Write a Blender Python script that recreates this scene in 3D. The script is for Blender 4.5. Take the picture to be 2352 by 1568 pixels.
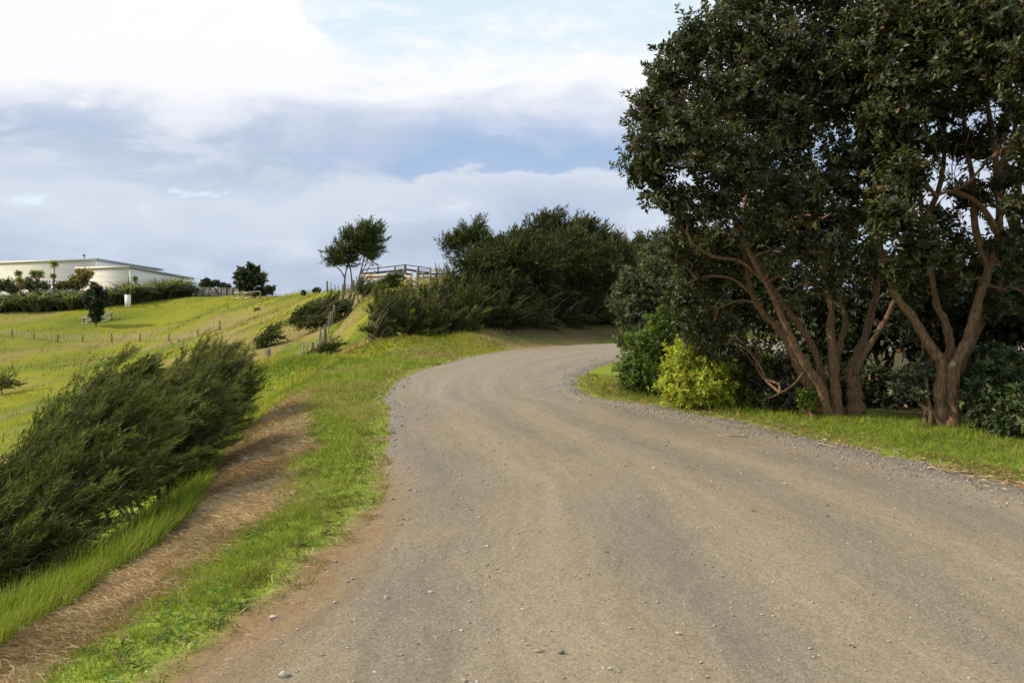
import bpy, math
import numpy as np
from mathutils import Vector, Matrix

for o in list(bpy.data.objects):
    bpy.data.objects.remove(o)
SC = bpy.context.scene
COL = SC.collection
rng = np.random.default_rng(11)

# ------------------------------------------------------------------ camera
F, HZ, H = 1900.0, 665.0, 1.75            # focal length and horizon row in a 2352 x 1568 picture, eye height
PITCH = math.atan((784 - HZ) / F)
cd = bpy.data.cameras.new('camera')
cam = bpy.data.objects.new('camera', cd)
COL.objects.link(cam)
cd.sensor_fit = 'HORIZONTAL'
cd.sensor_width = 36.0
cd.lens = F / 2352 * 36
cd.clip_start = 0.05
cd.clip_end = 9000
cam.location = (0, 0, H)
cam.rotation_euler = (math.pi / 2 - PITCH, 0, 0)
SC.camera = cam
SC.view_settings.view_transform = 'Standard'
SC.view_settings.look = 'None'
SC.view_settings.gamma = 1
SC.view_settings.exposure = 0.0
SC.view_settings.use_curve_mapping = False
SC.cycles.use_denoising = True
SC.cycles.max_bounces = 6
SC.cycles.transparent_max_bounces = 8

SUN_AZ, SUN_EL = math.radians(-85), math.radians(34)


class NT:
    """small helper to write node trees"""
    def __init__(s, tree):
        s.t = tree
        s.n = tree.nodes
        s.l = tree.links

    def new(s, typ, **kw):
        nd = s.n.new(typ)
        for k, v in kw.items():
            setattr(nd, k, v)
        return nd

    def put(s, sock, v):
        if hasattr(v, 'is_linked') or isinstance(v, bpy.types.NodeSocket):
            s.l.new(v, sock)
        elif isinstance(v, (tuple, list)):
            v = tuple(v)
            if len(v) == 3 and sock.type == 'RGBA':
                v = v + (1,)
            sock.default_value = v
        else:
            sock.default_value = v

    def m(s, op, a, b=0.0, c=0.0, clamp=False):
        nd = s.new('ShaderNodeMath', operation=op, use_clamp=clamp)
        s.put(nd.inputs[0], a)
        s.put(nd.inputs[1], b)
        if op in ('MULTIPLY_ADD', 'SMOOTH_MIN', 'SMOOTH_MAX', 'COMPARE', 'WRAP'):
            s.put(nd.inputs[2], c)
        return nd.outputs[0]

    def mix(s, fac, a, b, blend='MIX'):
        nd = s.new('ShaderNodeMix', data_type='RGBA', blend_type=blend)
        s.put(nd.inputs[0], fac)
        s.put(nd.inputs[6], a)
        s.put(nd.inputs[7], b)
        return nd.outputs[2]

    def noise(s, vec, scale, detail=4.0, rough=0.55, dist=0.0):
        nd = s.new('ShaderNodeTexNoise')
        if vec is not None:
            s.put(nd.inputs['Vector'], vec)
        nd.inputs['Scale'].default_value = scale
        nd.inputs['Detail'].default_value = detail
        nd.inputs['Roughness'].default_value = rough
        nd.inputs['Distortion'].default_value = dist
        return nd.outputs['Fac']

    def ss(s, x, lo, hi):
        nd = s.new('ShaderNodeMapRange', interpolation_type='SMOOTHSTEP')
        s.put(nd.inputs[0], x)
        s.put(nd.inputs[1], lo)
        s.put(nd.inputs[2], hi)
        return nd.outputs[0]

    def comb(s, x, y, z):
        nd = s.new('ShaderNodeCombineXYZ')
        for i, v in enumerate((x, y, z)):
            s.put(nd.inputs[i], v)
        return nd.outputs[0]

    def sep(s, v):
        nd = s.new('ShaderNodeSeparateXYZ')
        s.put(nd.inputs[0], v)
        return nd.outputs

    def ramp(s, fac, stops):
        nd = s.new('ShaderNodeValToRGB')
        s.put(nd.inputs[0], fac)
        el = nd.color_ramp.elements
        while len(el) < len(stops):
            el.new(0.5)
        for e, (p, c) in zip(el, stops):
            e.position = p
            e.color = tuple(c) + (1,) if len(c) == 3 else c
        return nd.outputs[0]

    def bump(s, h, strength, dist):
        nd = s.new('ShaderNodeBump')
        s.put(nd.inputs['Height'], h)
        nd.inputs['Strength'].default_value = strength
        nd.inputs['Distance'].default_value = dist
        return nd.outputs[0]


# ------------------------------------------------------------------ sky and sun
world = bpy.data.worlds.new('World')
SC.world = world
world.use_nodes = True
world.node_tree.nodes.clear()
N = NT(world.node_tree)
skyt = N.new('ShaderNodeTexSky', sky_type='NISHITA')
skyt.sun_disc = False
skyt.sun_elevation = SUN_EL
skyt.sun_rotation = SUN_AZ
skyt.air_density = 1.0
skyt.dust_density = 0.6
tc = N.new('ShaderNodeTexCoord')
sx, sy, sz = N.sep(tc.outputs['Generated'])
hor = N.m('MAXIMUM', N.m('SQRT', N.m('ADD', N.m('MULTIPLY', sx, sx), N.m('MULTIPLY', sy, sy))), 0.02)
E = N.m('DIVIDE', sz, hor)
cx_, cy_ = N.m('DIVIDE', sx, hor), N.m('DIVIDE', sy, hor)
Ep = N.m('DIVIDE', E, N.m('MAXIMUM', cy_, 0.6))
Ep = N.m('MINIMUM', Ep, 3.0)
az = N.m('ARCTAN2', sx, sy)
cyl = N.comb(cx_, cy_, N.m('MULTIPLY', Ep, 2.6))
n_big = N.m('SUBTRACT', N.noise(cyl, 2.6, 3, 0.5, 0.3), 0.5)
n_mid = N.m('SUBTRACT', N.noise(cyl, 7.0, 7, 0.58, 0.35), 0.5)
n_fin = N.m('SUBTRACT', N.noise(N.comb(cx_, cy_, N.m('MULTIPLY', Ep, 1.7)), 18.0, 6, 0.6), 0.5)
Ew = N.m('ADD', Ep, N.m('ADD', N.m('MULTIPLY', n_big, 0.20), N.m('MULTIPLY', n_mid, 0.13)))
Ew = N.m('ADD', Ew, N.m('MULTIPLY', n_fin, 0.02))
# shoulders of the grey band: it sits a little lower on the far left
layer = N.ramp(N.m('DIVIDE', Ew, 0.4), [
    (0.0, (.50, .585, .74)), (0.10, (.50, .585, .74)), (0.20, (.60, .68, .81)), (0.30, (.68, .745, .85)),
    (0.325, (.66, .73, .845)), (0.385, (.48, .58, .755)), (0.46, (.54, .63, .80)),
    (0.55, (.72, .77, .89)), (0.64, (.98, .985, 1.03)), (1.0, (1.04, 1.04, 1.06))])
# soft swirls inside the layers
layer = N.mix(N.ss(n_mid, -0.05, 0.22), layer, N.mix(0.28, layer, (.86, .90, .97)))
layer = N.mix(N.m('MULTIPLY', N.ss(N.m('MULTIPLY', n_big, -1.0), 0.02, 0.2), 0.30), layer, (.40, .50, .70))
# bluer rain shadow in the middle of the band
bm = N.m('MULTIPLY', N.ss(N.m('ADD', az, N.m('MULTIPLY', n_mid, 0.35)), -0.17, -0.11), N.ss(N.m('SUBTRACT', 0.45, az), 0.0, 0.2))
bm = N.m('MULTIPLY', bm, N.m('MULTIPLY', N.ss(Ew, 0.125, 0.137), N.ss(N.m('SUBTRACT', 0.22, Ew), 0.0, 0.07)))
layer = N.mix(N.m('MULTIPLY', bm, 0.75), layer, (.36, .52, .77))
# white haze of cloud on the left, brightest towards the sun
wl = N.m('MULTIPLY', N.ss(N.m('MULTIPLY', az, -1.0), 0.12, 0.62), N.ss(Ew, 0.135, 0.215))
layer = N.mix(N.m('MULTIPLY', wl, N.m('SUBTRACT', 1.0, N.m('MULTIPLY', N.ss(N.m('MULTIPLY', N.m('ADD', n_mid, N.m('MULTIPLY', n_big, .8)), -1.0), -.06, .16), .75))), layer, (.985, .98, .995))
# openings with pale blue sky
sky_b = N.mix(1.0, skyt.outputs[0], (0.13, 0.13, 0.13), 'MULTIPLY')
blue = N.mix(0.88, sky_b, (.80, .94, 1.03))
Eb = N.m('ADD', 0.268, N.m('MULTIPLY', N.ss(N.m('MULTIPLY', az, -1.0), 0.20, 0.42), 0.6))
Ec = N.m('ADD', Ep, N.m('ADD', N.m('MULTIPLY', n_mid, 0.17), N.m('MULTIPLY', n_fin, 0.05)))
gap = N.ss(N.m('SUBTRACT', Ec, Eb), -0.004, 0.03)
lowgap = N.m('MULTIPLY', N.ss(N.m('ADD', N.m('MULTIPLY', n_mid, 1.0), N.m('MULTIPLY', n_big, 0.6)), 0.10, 0.17),
             N.m('MULTIPLY', N.ss(Ep, 0.08, 0.10), N.ss(N.m('SUBTRACT', 0.17, Ep), 0.0, 0.03)))
skycol = N.mix(N.m('MAXIMUM', gap, N.m('MULTIPLY', lowgap, 0.7)), layer, blue)
# veil of thin cloud across the blue
veil = N.m('MULTIPLY', N.ss(N.m('ADD', n_mid, N.m('MULTIPLY', n_big, 0.7)), -0.08, 0.16), 0.85)
skycol = N.mix(N.m('MULTIPLY', veil, gap), skycol, (1.0, 1.0, 1.02))
bg = N.new('ShaderNodeBackground')
N.put(bg.inputs[0], skycol)
bg.inputs[1].default_value = 1.0
out = N.new('ShaderNodeOutputWorld')
N.l.new(bg.outputs[0], out.inputs[0])

sd = bpy.data.lights.new('sun', 'SUN')
sd.energy = 4.8
sd.angle = math.radians(0.9)
sd.color = (1.0, 0.86, 0.66)
sun = bpy.data.objects.new('sun', sd)
COL.objects.link(sun)
SUNV = Vector((math.sin(SUN_AZ) * math.cos(SUN_EL), math.cos(SUN_AZ) * math.cos(SUN_EL), math.sin(SUN_EL)))
sun.rotation_euler = SUNV.to_track_quat('Z', 'Y').to_euler()
sun.location = SUNV * 60


# ------------------------------------------------------------------ pixel helpers
def ray(u, v):
    a, b = (u - 1176) / F, (784 - v) / F
    return np.array([a, math.cos(PITCH) + b * math.sin(PITCH), -math.sin(PITCH) + b * math.cos(PITCH)])


def at(u, v, d):
    """point seen at picture position (u, v) at world distance d (along y)"""
    r = ray(u, v)
    return np.array([0, 0, H]) + r * (d / r[1])


def atz(u, v, z):
    r = ray(u, v)
    return np.array([0, 0, H]) + r * ((z - H) / r[2])


# ------------------------------------------------------------------ noise
def vnoise(x, y, seed=0):
    x, y = np.asarray(x, float), np.asarray(y, float)
    xi, yi = np.floor(x).astype(np.int64), np.floor(y).astype(np.int64)
    xf, yf = x - xi, y - yi
    xf, yf = xf * xf * (3 - 2 * xf), yf * yf * (3 - 2 * yf)

    def h(i, j):
        k = (i * 374761393 + j * 668265263 + seed * 1442695041) & 0xffffffff
        k = ((k ^ (k >> 13)) * 1274126177) & 0xffffffff
        return ((k ^ (k >> 16)) & 0xffff) / 65535.0
    a = h(xi, yi) * (1 - xf) + h(xi + 1, yi) * xf
    b = h(xi, yi + 1) * (1 - xf) + h(xi + 1, yi + 1) * xf
    return a * (1 - yf) + b * yf


def fbm(x, y, octs=4, seed=0):
    s, a, t = 0, 1.0, 0
    for i in range(octs):
        s = s + a * vnoise(np.asarray(x) * 2 ** i + 17.3 * i, np.asarray(y) * 2 ** i - 9.1 * i, seed + i)
        t += a
        a *= 0.5
    return s / t


def sstep(x, a, b):
    t = np.clip((np.asarray(x, float) - a) / (b - a), 0, 1)
    return t * t * (3 - 2 * t)


# ------------------------------------------------------------------ road edges and verge strips (world metres)
ROADP = [((-2.3, -8), (7.4, -6)), ((-1.8, 1), (6.4, 1.5)), ((-1.54, 3.68), (5.6, 4.5)), ((-1.30, 4.5), (5.1, 6.0)),
         ((-1.16, 5.95), (4.58, 7.4)), ((-1.14, 6.8), (4.30, 8.1)), ((-1.3, 8.4), (3.5, 9.9)), ((-1.5, 9.9), (2.6, 11.7)),
         ((-1.85, 12), (2.14, 12.5)), ((-2.15, 14.1), (1.43, 13.3)), ((-2.15, 16.6), (1.17, 14.5)), ((-1.76, 19), (1.20, 15.5)),
         ((-.89, 22.2), (1.5, 17)), ((.6, 24.9), (2.05, 18.8)), ((3.47, 27), (3.0, 20.6)), ((8, 28.6), (6, 22.6)),
         ((16, 30), (14, 24)), ((40, 32), (40, 26))]


def catmull(P, n):
    P = np.array(P, float)
    Q = np.vstack([2 * P[0] - P[1], P, 2 * P[-1] - P[-2]])
    out_ = []
    for i in range(len(P) - 1):
        p0, p1, p2, p3 = Q[i:i + 4]
        for t in np.linspace(0, 1, n, endpoint=False):
            out_.append(.5 * (2 * p1 + (p2 - p0) * t + (2 * p0 - 5 * p1 + 4 * p2 - p3) * t * t + (3 * p1 - p0 - 3 * p2 + p3) * t ** 3))
    out_.append(P[-1])
    return np.array(out_)


RL = catmull([p[0] for p in ROADP], 10)
RR = catmull([p[1] for p in ROADP], 10)
jit = (fbm(np.arange(len(RL)) * .37, np.zeros(len(RL)), 3, 5) - .5)
RL = RL + np.stack([jit * .16, jit * 0], 1)
jit = (fbm(np.arange(len(RL)) * .41, np.zeros(len(RL)) + 9, 3, 6) - .5)
RR = RR + np.stack([jit * .22, jit * 0.1], 1)
ROADPOLY = np.vstack([RL, RR[::-1]])


def inside(poly, x, y):
    x, y = np.asarray(x), np.asarray(y)
    r = np.zeros(x.shape, bool)
    j = len(poly) - 1
    for i in range(len(poly)):
        xi, yi = poly[i]
        xj, yj = poly[j]
        c = ((yi > y) != (yj > y))
        if yi != yj:
            r ^= c & (x < (xj - xi) * (y - yi) / (yj - yi) + xi)
        j = i
    return r


def road_dist(x, y):
    sh = np.shape(x)
    P = np.stack([np.ravel(x), np.ravel(y)], 1)
    d = np.full(len(P), 1e9)
    for q in ROADPOLY:
        d = np.minimum(d, (P[:, 0] - q[0]) ** 2 + (P[:, 1] - q[1]) ** 2)
    d = np.sqrt(d)
    return np.where(inside(ROADPOLY, P[:, 0], P[:, 1]), -d, d).reshape(sh)


B_ROAD = np.array([(-2.3, -8), (-1.8, 1), (-1.54, 3.68), (-1.3, 4.5), (-1.16, 5.95), (-1.14, 6.8), (-1.3, 8.4), (-1.5, 9.9), (-1.85, 12), (-2.15, 14.1), (-2.15, 16.6), (-1.76, 19)])
B_GREEN = np.array([(-2.3, 0), (-2.18, 3.85), (-2.12, 5), (-2.1, 6.5), (-2.09, 8), (-2.32, 9.3), (-2.8, 11), (-3.35, 13.1), (-3.7, 15.5), (-4.6, 18)])
B_BROWN = np.array([(-3.2, 0), (-2.82, 4.84), (-2.80, 5.7), (-2.80, 6.9), (-2.95, 7.6), (-3.4, 9.16), (-3.72, 10.4), (-3.95, 11.6), (-4.1, 13.5), (-4.3, 15.5), (-4.8, 18)])
B_TALL = np.array([(-3.7, 0), (-3.55, 5.73), (-3.35, 6.44), (-3.43, 7.7), (-3.62, 9.86), (-3.95, 11.6), (-4.45, 14.7), (-5.1, 18), (-6.5, 22)])


def bx(B, y):
    return np.interp(y, B[:, 1], B[:, 0])


# ------------------------------------------------------------------ terrain height
CP = []
for p, q in ROADP:
    for t in (0, .5, 1):
        CP.append((p[0] * (1 - t) + q[0] * t, p[1] * (1 - t) + q[1] * t, 0.0))
for y in (0, 4, 6, 8, 10, 12, 14, 16):
    CP.append((float(bx(B_GREEN, y)), y, -.06))
    CP.append((float(bx(B_BROWN, y)), y, -.30))
    CP.append((float(bx(B_TALL, y)), y, -.50))
    CP.append((float(bx(B_TALL, y)) - 1.0, y, -1.25))
    CP.append((float(bx(B_TALL, y)) - 3.0, y, -2.6))
CP += [(-4.0, 18, -.05), (-6, 20, -.02), (-4, 20.5, .0), (-3, 20, .02), (-7.5, 19, -.9), (-5, 23, -.6), (-8.5, 23, -1.4), (-2.6, 22, .12), (-1.6, 24, .2)]
for u, v, d in [(646, 897, 30), (683, 880, 34), (721, 843, 40), (745, 788, 46), (775, 732, 56), (790, 700, 62), (795, 680, 70),
                (757, 671, 80), (845, 655, 68), (930, 652, 62), (1000, 659, 58), (1040, 656, 60), (940, 648, 72), (1100, 655, 60),
                (830, 700, 45), (880, 780, 24), (960, 780, 25), (820, 790, 29), (880, 700, 36), (900, 670, 48), (780, 770, 38), (850, 830, 21),
                (1060, 775, 24.4), (1120, 760, 25.8), (1200, 752, 27.0), (1300, 748, 28.8), (1400, 750, 29.8), (1200, 735, 30), (1350, 735, 32), (1100, 700, 40), (1300, 700, 42),
                (432, 683, 139), (600, 676, 125), (680, 671, 105), (300, 700, 118), (100, 705, 122), (0, 690, 135), (-200, 690, 140), (200, 680, 145), (350, 676, 152),
                (28, 777, 95), (133, 788, 93), (257, 783, 93), (388, 785, 88), (454, 776, 85), (505, 757, 80), (-150, 770, 97),
                (0, 900, 65), (200, 850, 70), (350, 830, 65), (0, 1000, 48), (500, 800, 62), (600, 780, 58), (560, 830, 48), (650, 760, 62),
                (700, 700, 75), (600, 720, 88), (400, 740, 105), (100, 925, 55), (300, 900, 46), (200, 740, 108), (0, 735, 110), (500, 705, 110), (640, 690, 95)]:
    CP.append(tuple(at(u, v, d)))
CP += [(-14, 20, -4.5), (-22, 30, -6.5), (-30, 40, -7.2), (-12, 32, -2.9), (-45, 45, -7.5), (-40, 20, -8.5), (-20, 5, -8), (-60, 20, -10), (-20, -20, -8),
       (8, 10, .0), (8, 14, -.1), (14, 12, -.6), (5, 17, .1), (9, 18, -.1), (25, 10, -2), (10, 0, 0), (20, -5, -.8), (60, 0, -6), (40, 60, 0), (15, 45, 1.6), (10, 70, 1.8), (0, 85, 1.6),
       (-20, 95, 1.0), (-10, 120, -2), (-50, 160, -1), (-90, 170, -2), (-30, 150, -2.5), (10, 150, -6), (60, 120, -6), (0, -40, 0), (40, -40, -3)]
for a in range(0, 360, 20):
    CP.append((350 * math.cos(math.radians(a)), 350 * math.sin(math.radians(a)), -22))
    CP.append((1500 * math.cos(math.radians(a)), 1500 * math.sin(math.radians(a)), -40))
CP = np.array(CP)
_c = 1.2


def _phi(d2):
    return -np.sqrt(d2 + _c * _c)


_A = _phi(((CP[:, None, :2] - CP[None, :, :2]) ** 2).sum(-1))
n_ = len(CP)
_M = np.zeros((n_ + 1, n_ + 1))
_M[:n_, :n_] = _A - np.eye(n_) * 0.02 * -1
_M[:n_, n_] = 1
_M[n_, :n_] = 1
_W = np.linalg.solve(_M, np.append(CP[:, 2], 0))


def gz(x, y):
    """height of the ground"""
    sh = np.shape(x)
    x, y = np.ravel(np.asarray(x, float)), np.ravel(np.asarray(y, float))
    z = np.full(len(x), _W[-1])
    for k in range(n_):
        z += _W[k] * _phi((x - CP[k, 0]) ** 2 + (y - CP[k, 1]) ** 2)
    rd = np.full(len(x), 50.0)
    near = (x > -12) & (x < 50) & (y > -12) & (y < 40)
    if near.any():
        rd[near] = road_dist(x[near], y[near])
    w = sstep(rd, 0.0, 1.0)
    z = np.where(rd < 0, 0 - .03 * sstep(-rd, 0, .3), z * sstep(rd, -.01, .8) + 0)
    far = sstep(np.hypot(x, y), 16, 50)
    z = z + w * (.05 + .35 * far) * (fbm(x * (.55), y * (.55), 3, 3) - .5) * (.35 + .65 * far) * np.where(near, .6, 1)
    z = z + w * (1 - far) * .05 * (fbm(x * 3, y * 3, 2, 8) - .5)
    z = z + far * .5 * (fbm(x * .16, y * .16, 2, 12) - .5)
    return z.reshape(sh)


def ground_at(u, v, d0=5, d1=200):
    """first hit of the ray through (u, v) with the ground"""
    ds = np.exp(np.linspace(math.log(d0), math.log(d1), 500))
    r = ray(u, v)
    X = r[0] / r[1] * ds
    Z = H + r[2] / r[1] * ds
    g = gz(X, ds)
    k = np.argmax(Z < g)
    return np.array([X[k], ds[k], g[k]])


# ------------------------------------------------------------------ mesh helpers
def mesh_np(name, V, faces, col=None, smooth=False, uv=None):
    """faces: list of index arrays, each (m, k)"""
    me = bpy.data.meshes.new(name)
    V = np.ascontiguousarray(V, np.float32)
    me.vertices.add(len(V))
    me.vertices.foreach_set('co', V.ravel())
    if not isinstance(faces, list):
        faces = [faces]
    faces = [np.asarray(f, np.int32) for f in faces if len(f)]
    loops = np.concatenate([f.ravel() for f in faces])
    tot = np.concatenate([np.full(len(f), f.shape[1], np.int32) for f in faces])
    st = np.concatenate([[0], np.cumsum(tot)[:-1]]).astype(np.int32)
    me.loops.add(len(loops))
    me.loops.foreach_set('vertex_index', loops)
    me.polygons.add(len(tot))
    me.polygons.foreach_set('loop_start', st)
    if smooth:
        me.polygons.foreach_set('use_smooth', np.ones(len(tot), bool))
    me.update(calc_edges=True)
    me.validate()
    if col is not None:
        a = me.attributes.new('Col', 'FLOAT_COLOR', 'POINT')
        c = np.ones((len(V), 4), np.float32)
        c[:, :3] = np.clip(col, 0, 1)
        a.data.foreach_set('color', c.ravel())
    if uv is not None:
        l = me.uv_layers.new(name='UVMap')
        l.data.foreach_set('uv', np.ascontiguousarray(uv[loops], np.float32).ravel())
    return me


class MB:
    """collects solid shapes; build() links them as one mesh object"""
    def __init__(s):
        s.V, s.F = [], []
        s.n = 0

    def add(s, V, faces):
        V = np.asarray(V, float).reshape(-1, 3)
        for f in (faces if isinstance(faces, list) else [faces]):
            s.F.append(np.asarray(f, np.int32) + s.n)
        s.V.append(V)
        s.n += len(V)
        return s

    def box(s, p0, p1, M=None):
        x0, y0, z0 = p0
        x1, y1, z1 = p1
        V = np.array([(x, y, z) for z in (z0, z1) for x, y in ((x0, y0), (x1, y0), (x1, y1), (x0, y1))], float)
        if M is not None:
            V = V @ np.array(M.to_3x3()).T + np.array(M.translation)
        return s.add(V, np.array([(0, 3, 2, 1), (4, 5, 6, 7), (0, 1, 5, 4), (1, 2, 6, 5), (2, 3, 7, 6), (3, 0, 4, 7)]))

    def beam(s, a, b, w, h):
        """rectangular bar from a to b, w across, h high"""
        a, b = np.array(a, float), np.array(b, float)
        d = (b - a) / np.linalg.norm(b - a)
        up = np.array([0, 0, 1.0]) if abs(d[2]) < .95 else np.array([0, 1.0, 0])
        sd_ = np.cross(d, up)
        sd_ /= np.linalg.norm(sd_)
        up = np.cross(sd_, d)
        V = [p + sd_ * i * w / 2 + up * j * h / 2 for p in (a, b) for i, j in ((-1, -1), (1, -1), (1, 1), (-1, 1))]
        return s.add(V, np.array([(0, 1, 2, 3), (7, 6, 5, 4), (0, 4, 5, 1), (1, 5, 6, 2), (2, 6, 7, 3), (3, 7, 4, 0)]))

    def tube(s, P, R, k=7, wob=0.0, caps=True):
        P = np.array(P, float)
        R = np.broadcast_to(np.asarray(R, float), (len(P),))
        T = np.gradient(P, axis=0)
        T /= np.linalg.norm(T, axis=1)[:, None] + 1e-9
        n0 = np.cross(T[0], [0.31, 0.95, 0.1])
        n0 /= np.linalg.norm(n0)
        ang = np.linspace(0, 2 * math.pi, k, endpoint=False)
        rings = []
        for i in range(len(P)):
            n0 = n0 - T[i] * (n0 @ T[i])
            n0 /= np.linalg.norm(n0) + 1e-9
            b = np.cross(T[i], n0)
            rr = R[i] * (1 + wob * (rng.random(k) - .5))
            rings.append(P[i] + np.cos(ang)[:, None] * n0 * rr[:, None] + np.sin(ang)[:, None] * b * rr[:, None])
        V = np.vstack(rings)
        q = []
        for i in range(len(P) - 1):
            for j in range(k):
                j2 = (j + 1) % k
                q.append((i * k + j, i * k + j2, (i + 1) * k + j2, (i + 1) * k + j))
        fs = [np.array(q)]
        if caps:
            fs.append(np.array([tuple(range(k - 1, -1, -1)), tuple((len(P) - 1) * k + j for j in range(k))]))
        return s.add(V, fs)

    def mesh(s, name, origin=(0, 0, 0), smooth=False):
        by = {}
        for f in s.F:
            by.setdefault(f.shape[1], []).append(f)
        return mesh_np(name, np.vstack(s.V) - np.asarray(origin), [np.vstack(v) for v in by.values()], smooth=smooth)

    def build(s, name, mat, parent=None, smooth=False):
        origin = parent_origin(parent)
        return link(name, s.mesh(name, origin, smooth), mat, parent)


def parent_origin(parent):
    o = np.zeros(3)
    while parent is not None:
        o += np.array(parent.location)
        parent = parent.parent
    return o


def link(name, me, mat, parent=None):
    o = bpy.data.objects.new(name, me)
    COL.objects.link(o)
    if mat is not None and len(me.materials) == 0:
        me.materials.append(mat)
    if parent is not None:
        o.parent = parent
    return o


def thing(name, label, cat, loc, group=None):
    o = bpy.data.objects.new(name, None)
    COL.objects.link(o)
    o.empty_display_size = .2
    o.location = tuple(float(c) for c in loc)
    return tag(o, label, cat, group)


def tag(o, label, cat=None, group=None, kind=None):
    o['label'] = label
    if cat:
        o['category'] = cat
    if group:
        o['group'] = group
    if kind:
        o['kind'] = kind
    return o


def copy_tree(o, parent=None):
    c = o.copy()
    COL.objects.link(c)
    c.parent = parent
    for ch in o.children:
        copy_tree(ch, c)
    return c


# ------------------------------------------------------------------ materials
def new_mat(name):
    m = bpy.data.materials.new(name)
    m.use_nodes = True
    m.node_tree.nodes.clear()
    n = NT(m.node_tree)
    o = n.new('ShaderNodeOutputMaterial')
    return m, n, o


def attr_mat(name, rough=.8, trans=0.0, spec=.3, nscale=0, namp=.3, bump=0, bdist=.02, tint=(1, 1, 1)):
    """colour from the 'Col' attribute, with optional grain and light shining through thin leaves"""
    m, n, o = new_mat(name)
    a = n.new('ShaderNodeAttribute', attribute_name='Col')
    c = a.outputs['Color']
    p = n.new('ShaderNodeBsdfPrincipled')
    if nscale:
        g = n.new('ShaderNodeNewGeometry')
        f = n.noise(g.outputs['Position'], nscale, 5, .65)
        c = n.mix(1.0, c, n.ramp(f, [(.25, (1 - namp,) * 3), (.75, (1 + namp,) * 3)]), 'MULTIPLY')
        if bump:
            n.put(p.inputs['Normal'], n.bump(f, bump, bdist))
    n.put(p.inputs['Base Color'], c)
    p.inputs['Roughness'].default_value = rough
    p.inputs['Specular IOR Level'].default_value = spec
    sh = p.outputs[0]
    if trans:
        t = n.new('ShaderNodeBsdfTranslucent')
        n.put(t.inputs[0], n.mix(1.0, c, (1.25, 1.25, .55), 'MULTIPLY'))
        mx = n.new('ShaderNodeMixShader')
        mx.inputs[0].default_value = trans
        n.l.new(sh, mx.inputs[1])
        n.l.new(t.outputs[0], mx.inputs[2])
        sh = mx.outputs[0]
    n.l.new(sh, o.inputs[0])
    return m


def plain_mat(name, c1, c2=None, scale=6.0, stretch=(1, 1, 1), rough=.8, spec=.3, bump=0, bdist=.01, metal=0, detail=5, coord='Object'):
    m, n, o = new_mat(name)
    p = n.new('ShaderNodeBsdfPrincipled')
    tcn = n.new('ShaderNodeTexCoord')
    mp = n.new('ShaderNodeMapping')
    n.l.new(tcn.outputs[coord], mp.inputs[0])
    mp.inputs['Scale'].default_value = stretch
    f = n.noise(mp.outputs[0], scale, detail, .6)
    n.put(p.inputs['Base Color'], n.ramp(f, [(.3, c1), (.7, c2 or c1)]))
    p.inputs['Roughness'].default_value = rough
    p.inputs['Specular IOR Level'].default_value = spec
    p.inputs['Metallic'].default_value = metal
    if bump:
        n.put(p.inputs['Normal'], n.bump(f, bump, bdist))
    n.l.new(p.outputs[0], o.inputs[0])
    return m


M_GROUND = attr_mat('ground_grass', .95, 0, .06, 9, .35, .6, .03)
M_GRASS = attr_mat('grass_blades', .7, .35, .10)
M_STRAW = attr_mat('dry_straw', .8, .15, .2)
M_LEAF = attr_mat('broad_leaf', .5, .22, .22)
M_SOFT = attr_mat('soft_leaf', .55, .35, .3)
M_FINE = attr_mat('fine_leaf', .7, .25, .2)
M_STONE = attr_mat('stone_grit', .85, 0, .25, 60, .25, .4, .004)
M_BARK = plain_mat('brown_bark', (.080, .048, .027), (.33, .208, .120), 20, (2.4, 2.4, .42), .9, .15, 1.0, .035, coord='Object', detail=8)
M_GREYBARK = plain_mat('grey_bark', (.10, .085, .07), (.24, .21, .18), 8, (2.5, 2.5, .5), .9, .15, .6, .01)
M_TWIG = plain_mat('twig_bark', (.10, .065, .04), (.19, .125, .075), 14, (1, 1, 1), .9, .1)
M_TIMBER = plain_mat('weathered_timber', (.12, .105, .085), (.27, .24, .19), 10, (4, 4, .6), .85, .2, .4, .006)
M_RAIL = plain_mat('pale_rail_timber', (.34, .29, .21), (.52, .46, .35), 9, (.8, .8, 4), .85, .2, .3, .005)
M_DARKTIMBER = plain_mat('dark_timber', (.05, .045, .04), (.10, .09, .08), 9, (4, 4, .6), .85, .2, .3, .005)
M_WIRE = plain_mat('galvanised_wire', (.22, .22, .22), (.3, .3, .3), 5, rough=.5, metal=.8)

# ------------------------------------------------------------------ ground sheet


def axis(fine0, fine1, step, lo, hi, g=1.09):
    a = list(np.arange(fine0, fine1 + 1e-6, step))
    s_, x = step, fine1
    while x < hi:
        s_ *= g
        x += s_
        a.append(x)
    s_, x = step, fine0
    b = []
    while x > lo:
        s_ *= g
        x -= s_
        b.append(x)
    return np.array(b[::-1] + a)


def mixc(a, b, t):
    a, b = np.asarray(a, float), np.asarray(b, float)
    return a + (b - a) * np.asarray(t)[..., None]


HILL_Y, HILL_G, DRY, VERGE, STRAW, SOIL = (.205, .210, .018), (.100, .140, .016), (.245, .190, .075), (.200, .265, .036), (.30, .21, .112), (.055, .043, .026)


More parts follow.
